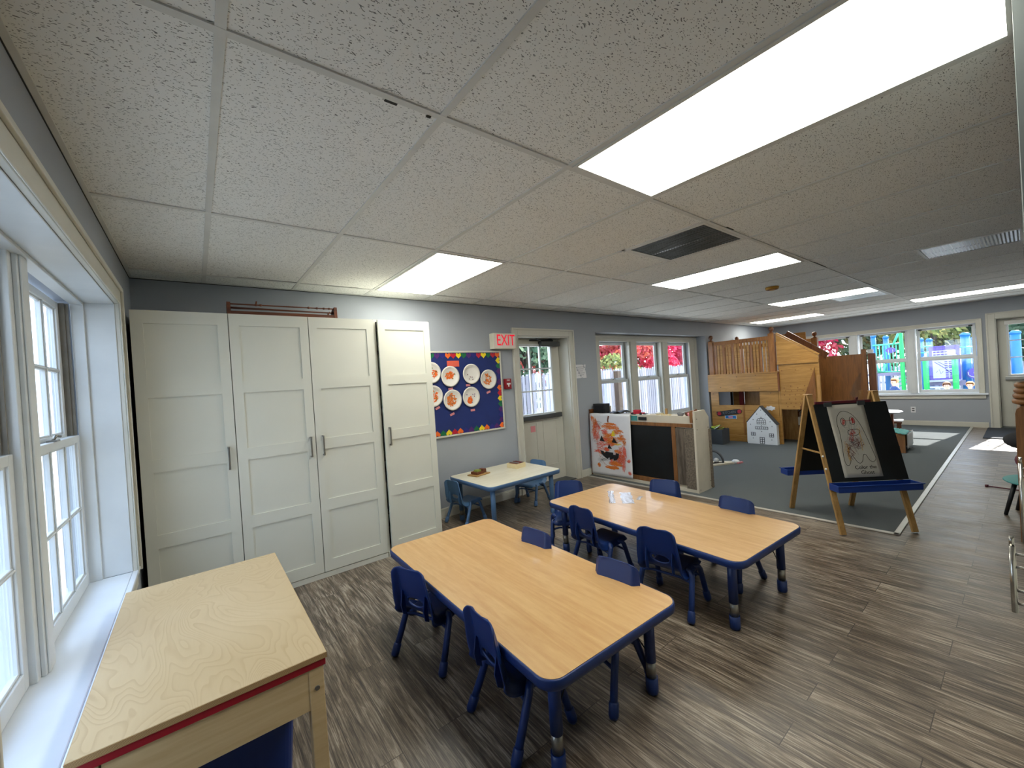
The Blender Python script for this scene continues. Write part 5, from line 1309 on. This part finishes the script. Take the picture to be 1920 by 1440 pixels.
# ================================================================== far play furniture
t = thing('picnic_table', 'small round topped red brown table under the far window', 'table', (10.05, .52, CZ)); t.scale = (1, 1, .87)
MB().lathe([(.33, .475), (.35, .48), (.352, .50), (.345, .505)], seg=40).build('tabletop', 'white', t); MB().lathe([(.353, .483), (.357, .49), (.353, .498)], seg=40).build('edge_band', 'dgrey', t)
for (x, y) in ((-.12, -.18), (.12, -.18), (-.12, .18), (.12, .18)): MB().box((x-.035, y-.03, 0), (x+.035, y+.03, .474)).build('leg', 'redtrim' if 0 else 'brown', t)
t = thing('bench', 'low red brown bench with pale seat beside the round table', 'bench', (10.35, .47, CZ), A(8)); t.scale = (1, 1, .88)
MB().box((-.13, -.26, .26), (.13, .26, .285)).build('seat', 'white', t); MB().box((-.11, -.24, .225), (.11, .24, .259)).build('rail', 'brown', t)
for y in (-.2, -.09, .2): MB().box((-.09, y-.03, 0), (.09, y+.03, .224)).build('leg', 'brown', t)
t = thing('doll_bed', 'wooden doll bed heaped with teal cloths in front of the round table', 'doll bed', (8.72, .22, CZ))
MB().box((-.285, -.29, .10), (-.265, .29, .26)).box((.265, -.29, .10), (.285, .29, .26)).box((-.265, -.29, .10), (.265, -.27, .26)).box((-.265, .27, .10), (.265, .29, .26)).box((-.265, -.27, .10), (.265, .27, .115)).build('bed_frame', 'oakdk', t)
for x in (-.255, .255):
    for y in (-.26, .26): MB().box((x-.028, y-.028, 0), (x+.028, y+.028, .0995)).build('leg', 'oakdk' if x < 0 else 'dark', t)
def heap(name, label, cx, cy, cz, rx, ry, h2, mat, seed, cat='cloth'):
    r = random.Random(seed); b = MB(); n = 14
    gx = [[b.v((cx-rx+2*rx*i/n, cy-ry+2*ry*j/n, cz+h2*max(0, 1-((2*i/n-1)**2+(2*j/n-1)**2)*.6)*(.55+.45*r.random())+.012*r.random())) for j in range(n+1)] for i in range(n+1)]
    for i in range(n):
        for j in range(n): b.face([gx[i][j], gx[i+1][j], gx[i+1][j+1], gx[i][j+1]], 0, True)
    o = b.build(name, mat); s_ = o.modifiers.new('s', 'SOLIDIFY'); s_.thickness = .004; s_.offset = 1; return tag(o, label, cat)
heap('blanket', 'teal blanket on the right half of the doll bed', 8.62, .06, .275, .2, .15, .06, 'teal', 3)
heap('blanket', 'pale teal blanket on the left half of the doll bed', 8.62, .36, .275, .2, .13, .07, 'sky', 4)
t = thing('white_cloth', 'white cloth hanging over the right end of the doll bed', 'cloth', (8.72, -.078, CZ))
b = MB(); gx = [[b.v((-.24+.50*i/10, -.006-.008*math.sin(i*1.2), .27-.22*j/6+.02*math.sin(i*.9)*(j/6))) for j in range(7)] for i in range(11)]
for i in range(10):
    for j in range(6): b.face([gx[i][j], gx[i+1][j], gx[i+1][j+1], gx[i][j+1]], 0, True)
b.build('sheet', 'white', t).modifiers.new('s', 'SOLIDIFY').thickness = .003
o = MB().box((10.35, -1.9, .0005), (XE-.05, -.70, .012)).build('door_mat', 'mat', bev=.004); tag(o, 'dark grey mat on the floor inside the far door', 'mat')

# ================================================================== right-hand edge of the view
t = thing('tall_cabinet', 'cabinet run with long steel bar handles at the right edge', 'cabinet', (0, 0, 0))
MB().box((1.75, -1.80, .0), (4.198, -1.225, 1.0)).build('cabinet_body', 'cab', t)
for i, x in enumerate((2.02,)):
    pass
def bar(x, z0, z1, y=-1.155):
    h = MB().cyl((x, y, z0), .0055, z1-z0, 16).build('bar_handle', 'chrome', t)
    MB().cyl((x, y, z1+.0005), .0042, .022, 14).build('handle_tip', 'chrome', h)
    b = MB()
    for z in (z1-.018, z1-.048, z0+.052, z0+.022): b.tube([(x, y-.005, z), (x, -1.2249, z)], .003, 10)
    b.build('standoff', 'chrome', h)
bar(1.98, .79, .945); bar(2.9, .68, .975, -1.162)
t = thing('tan_panel', 'tan rounded end panel standing by the right edge', 'panel', (5.15, -1.188, 0))
b = MB(); P = [(-.30, 0), (.30, 0), (.30, 1.17), (.0, 1.17), (-.02, 1.165)]
b = MB(); P = [(0, 0), (.075, 0), (.070, .93), (.062, .965), (.045, .98), (.02, .988), (0, .988)]
b.prism([(p[0]-.003, p[1]) for p in P], lambda p: (.0, p[0], p[1]), lambda p: (.35, p[0], p[1])); b.build('panel_board', 'oakdk', t)
t = thing('wicker_basket', 'brown wicker basket edge on the tan panel', 'basket', (5.30, -1.165, .989))
b = MB()
for k in range(4): b.tube([(.0+.10*math.cos(a), .0+.040*math.sin(a)*(1-.12*k), .022+.040*k) for a in [2*PI*j/20 for j in range(20)]], .021, 8, closed=True)
b.build('weave', 'oakdk', t)
# chairs stacked beyond
G = 'chair seats sticking out beyond the right edge'
for i, (x, z, m, lab, w) in enumerate(((6.0, .62, 'dgreyfab', 'black rounded cushion poking in from the right edge', .16), (6.0, .45, 'maroon', 'dark red rounded seat under the black cushion at the right edge', .10), (5.9, .30, 'pmint', 'teal chair seat at the right edge below the dark red seat', .17))):
    t = thing('seat_cushion' if i < 2 else 'side_chair', lab, 'cushion' if i < 2 else 'chair', (x, -1.19, z))
    m2 = 'teal' if i == 2 else m
    b = MB(); b.sphere((0, 0, 0), 1, 24, 12, 0, (.24, w, .075 if i < 2 else .022)); b.build('pad' if i < 2 else 'seat', m2, t)
    if i == 2:
        MB().tube([(-.02, .10, -.018), (-.05, .16, -.298)], [.016, .012], 10).build('leg', 'dark', t); MB().tube([(.12, .05, -.018), (.16, .10, -.298)], [.016, .012], 10).build('leg', 'dark', t)
        MB().tube([(-.12, -.10, -.018), (-.16, -.16, -.298)], [.016, .012], 10).build('leg', 'dark', t); MB().tube([(.12, -.10, -.018), (.16, -.16, -.298)], [.016, .012], 10).build('leg', 'dark', t)
    elif i == 1: MB().cyl((0, -.02, -.44), .03, .37, 12).build('stem', 'dark', t)
    else: MB().cyl((0, -.02, -.10), .03, .03, 12).build('stem', 'dark', t)
o = MB().tube([(6.86, -.885, .008), (6.80, -1.10, .010)], .006, 8); o.tube([(6.862, -.875, .009), (6.858, -.895, .009)], .014, 8); tag(o.build('stick', 'maroon'), 'thin dark stick lying on the plank floor near the right edge', 'stick')

# ================================================================== light, sky, camera
W = bpy.data.worlds.new('World'); bpy.context.scene.world = W; W.use_nodes = True
nt = W.node_tree; nt.nodes.clear()
out = nt.nodes.new('ShaderNodeOutputWorld'); bg = nt.nodes.new('ShaderNodeBackground')
tc = nt.nodes.new('ShaderNodeTexCoord'); sp = nt.nodes.new('ShaderNodeSeparateXYZ'); cr = nt.nodes.new('ShaderNodeValToRGB')
nt.links.new(tc.outputs['Generated'], sp.inputs[0]); nt.links.new(sp.outputs[2], cr.inputs[0])
cr.color_ramp.elements[0].position = 0.; cr.color_ramp.elements[0].color = (.82, .90, 1., 1); cr.color_ramp.elements[1].position = .6; cr.color_ramp.elements[1].color = (.56, .73, 1., 1)
nt.links.new(cr.outputs[0], bg.inputs[0]); bg.inputs[1].default_value = SKY
nt.links.new(bg.outputs[0], out.inputs[0])
sl = bpy.data.lights.new('sun', 'SUN'); sl.energy = SUN; sl.angle = math.radians(.6); sl.color = (1., .96, .9)
so = bpy.data.objects.new('sun', sl); C.objects.link(so)
so.rotation_euler = Vector((-2.7, .38, -1.85)).to_track_quat('-Z', 'Y').to_euler()
# daylight portals at the windows
for nm, loc, sx, sy, rot in (('portal_west', (XW-.26, .96, 1.23), 1.8, 1.45, (0, PI/2, 0)),):
    pass

f, yaw, pitch, roll = 758.753, .664, -.007, -.065
fw = Vector((math.sin(yaw)*math.cos(pitch), math.cos(yaw)*math.cos(pitch), math.sin(pitch)))
r0 = Vector((math.cos(yaw), -math.sin(yaw), 0)); u0 = r0.cross(fw)
r2 = math.cos(roll)*r0+math.sin(roll)*u0; u2 = -math.sin(roll)*r0+math.cos(roll)*u0
cam = bpy.data.cameras.new('camera'); co = bpy.data.objects.new('camera', cam); C.objects.link(co)
cam.sensor_width = 36; cam.sensor_fit = 'HORIZONTAL'; cam.lens = f/1920*36; cam.clip_start = .01; cam.clip_end = 200
m = Matrix((r2, u2, -fw)).transposed().to_4x4(); m.translation = Vector((.512, -1.194, HC-.909)); co.matrix_world = m
sc = bpy.context.scene; sc.camera = co
vs = sc.view_settings; vs.view_transform = 'Standard'; vs.look = 'None'; vs.gamma = 1; vs.use_curve_mapping = False; vs.exposure = EXPO
sc.cycles.max_bounces = 10; sc.cycles.diffuse_bounces = 5; sc.cycles.transparent_max_bounces = 16; sc.cycles.sample_clamp_indirect = 8; sc.cycles.caustics_reflective = False; sc.cycles.caustics_refractive = False
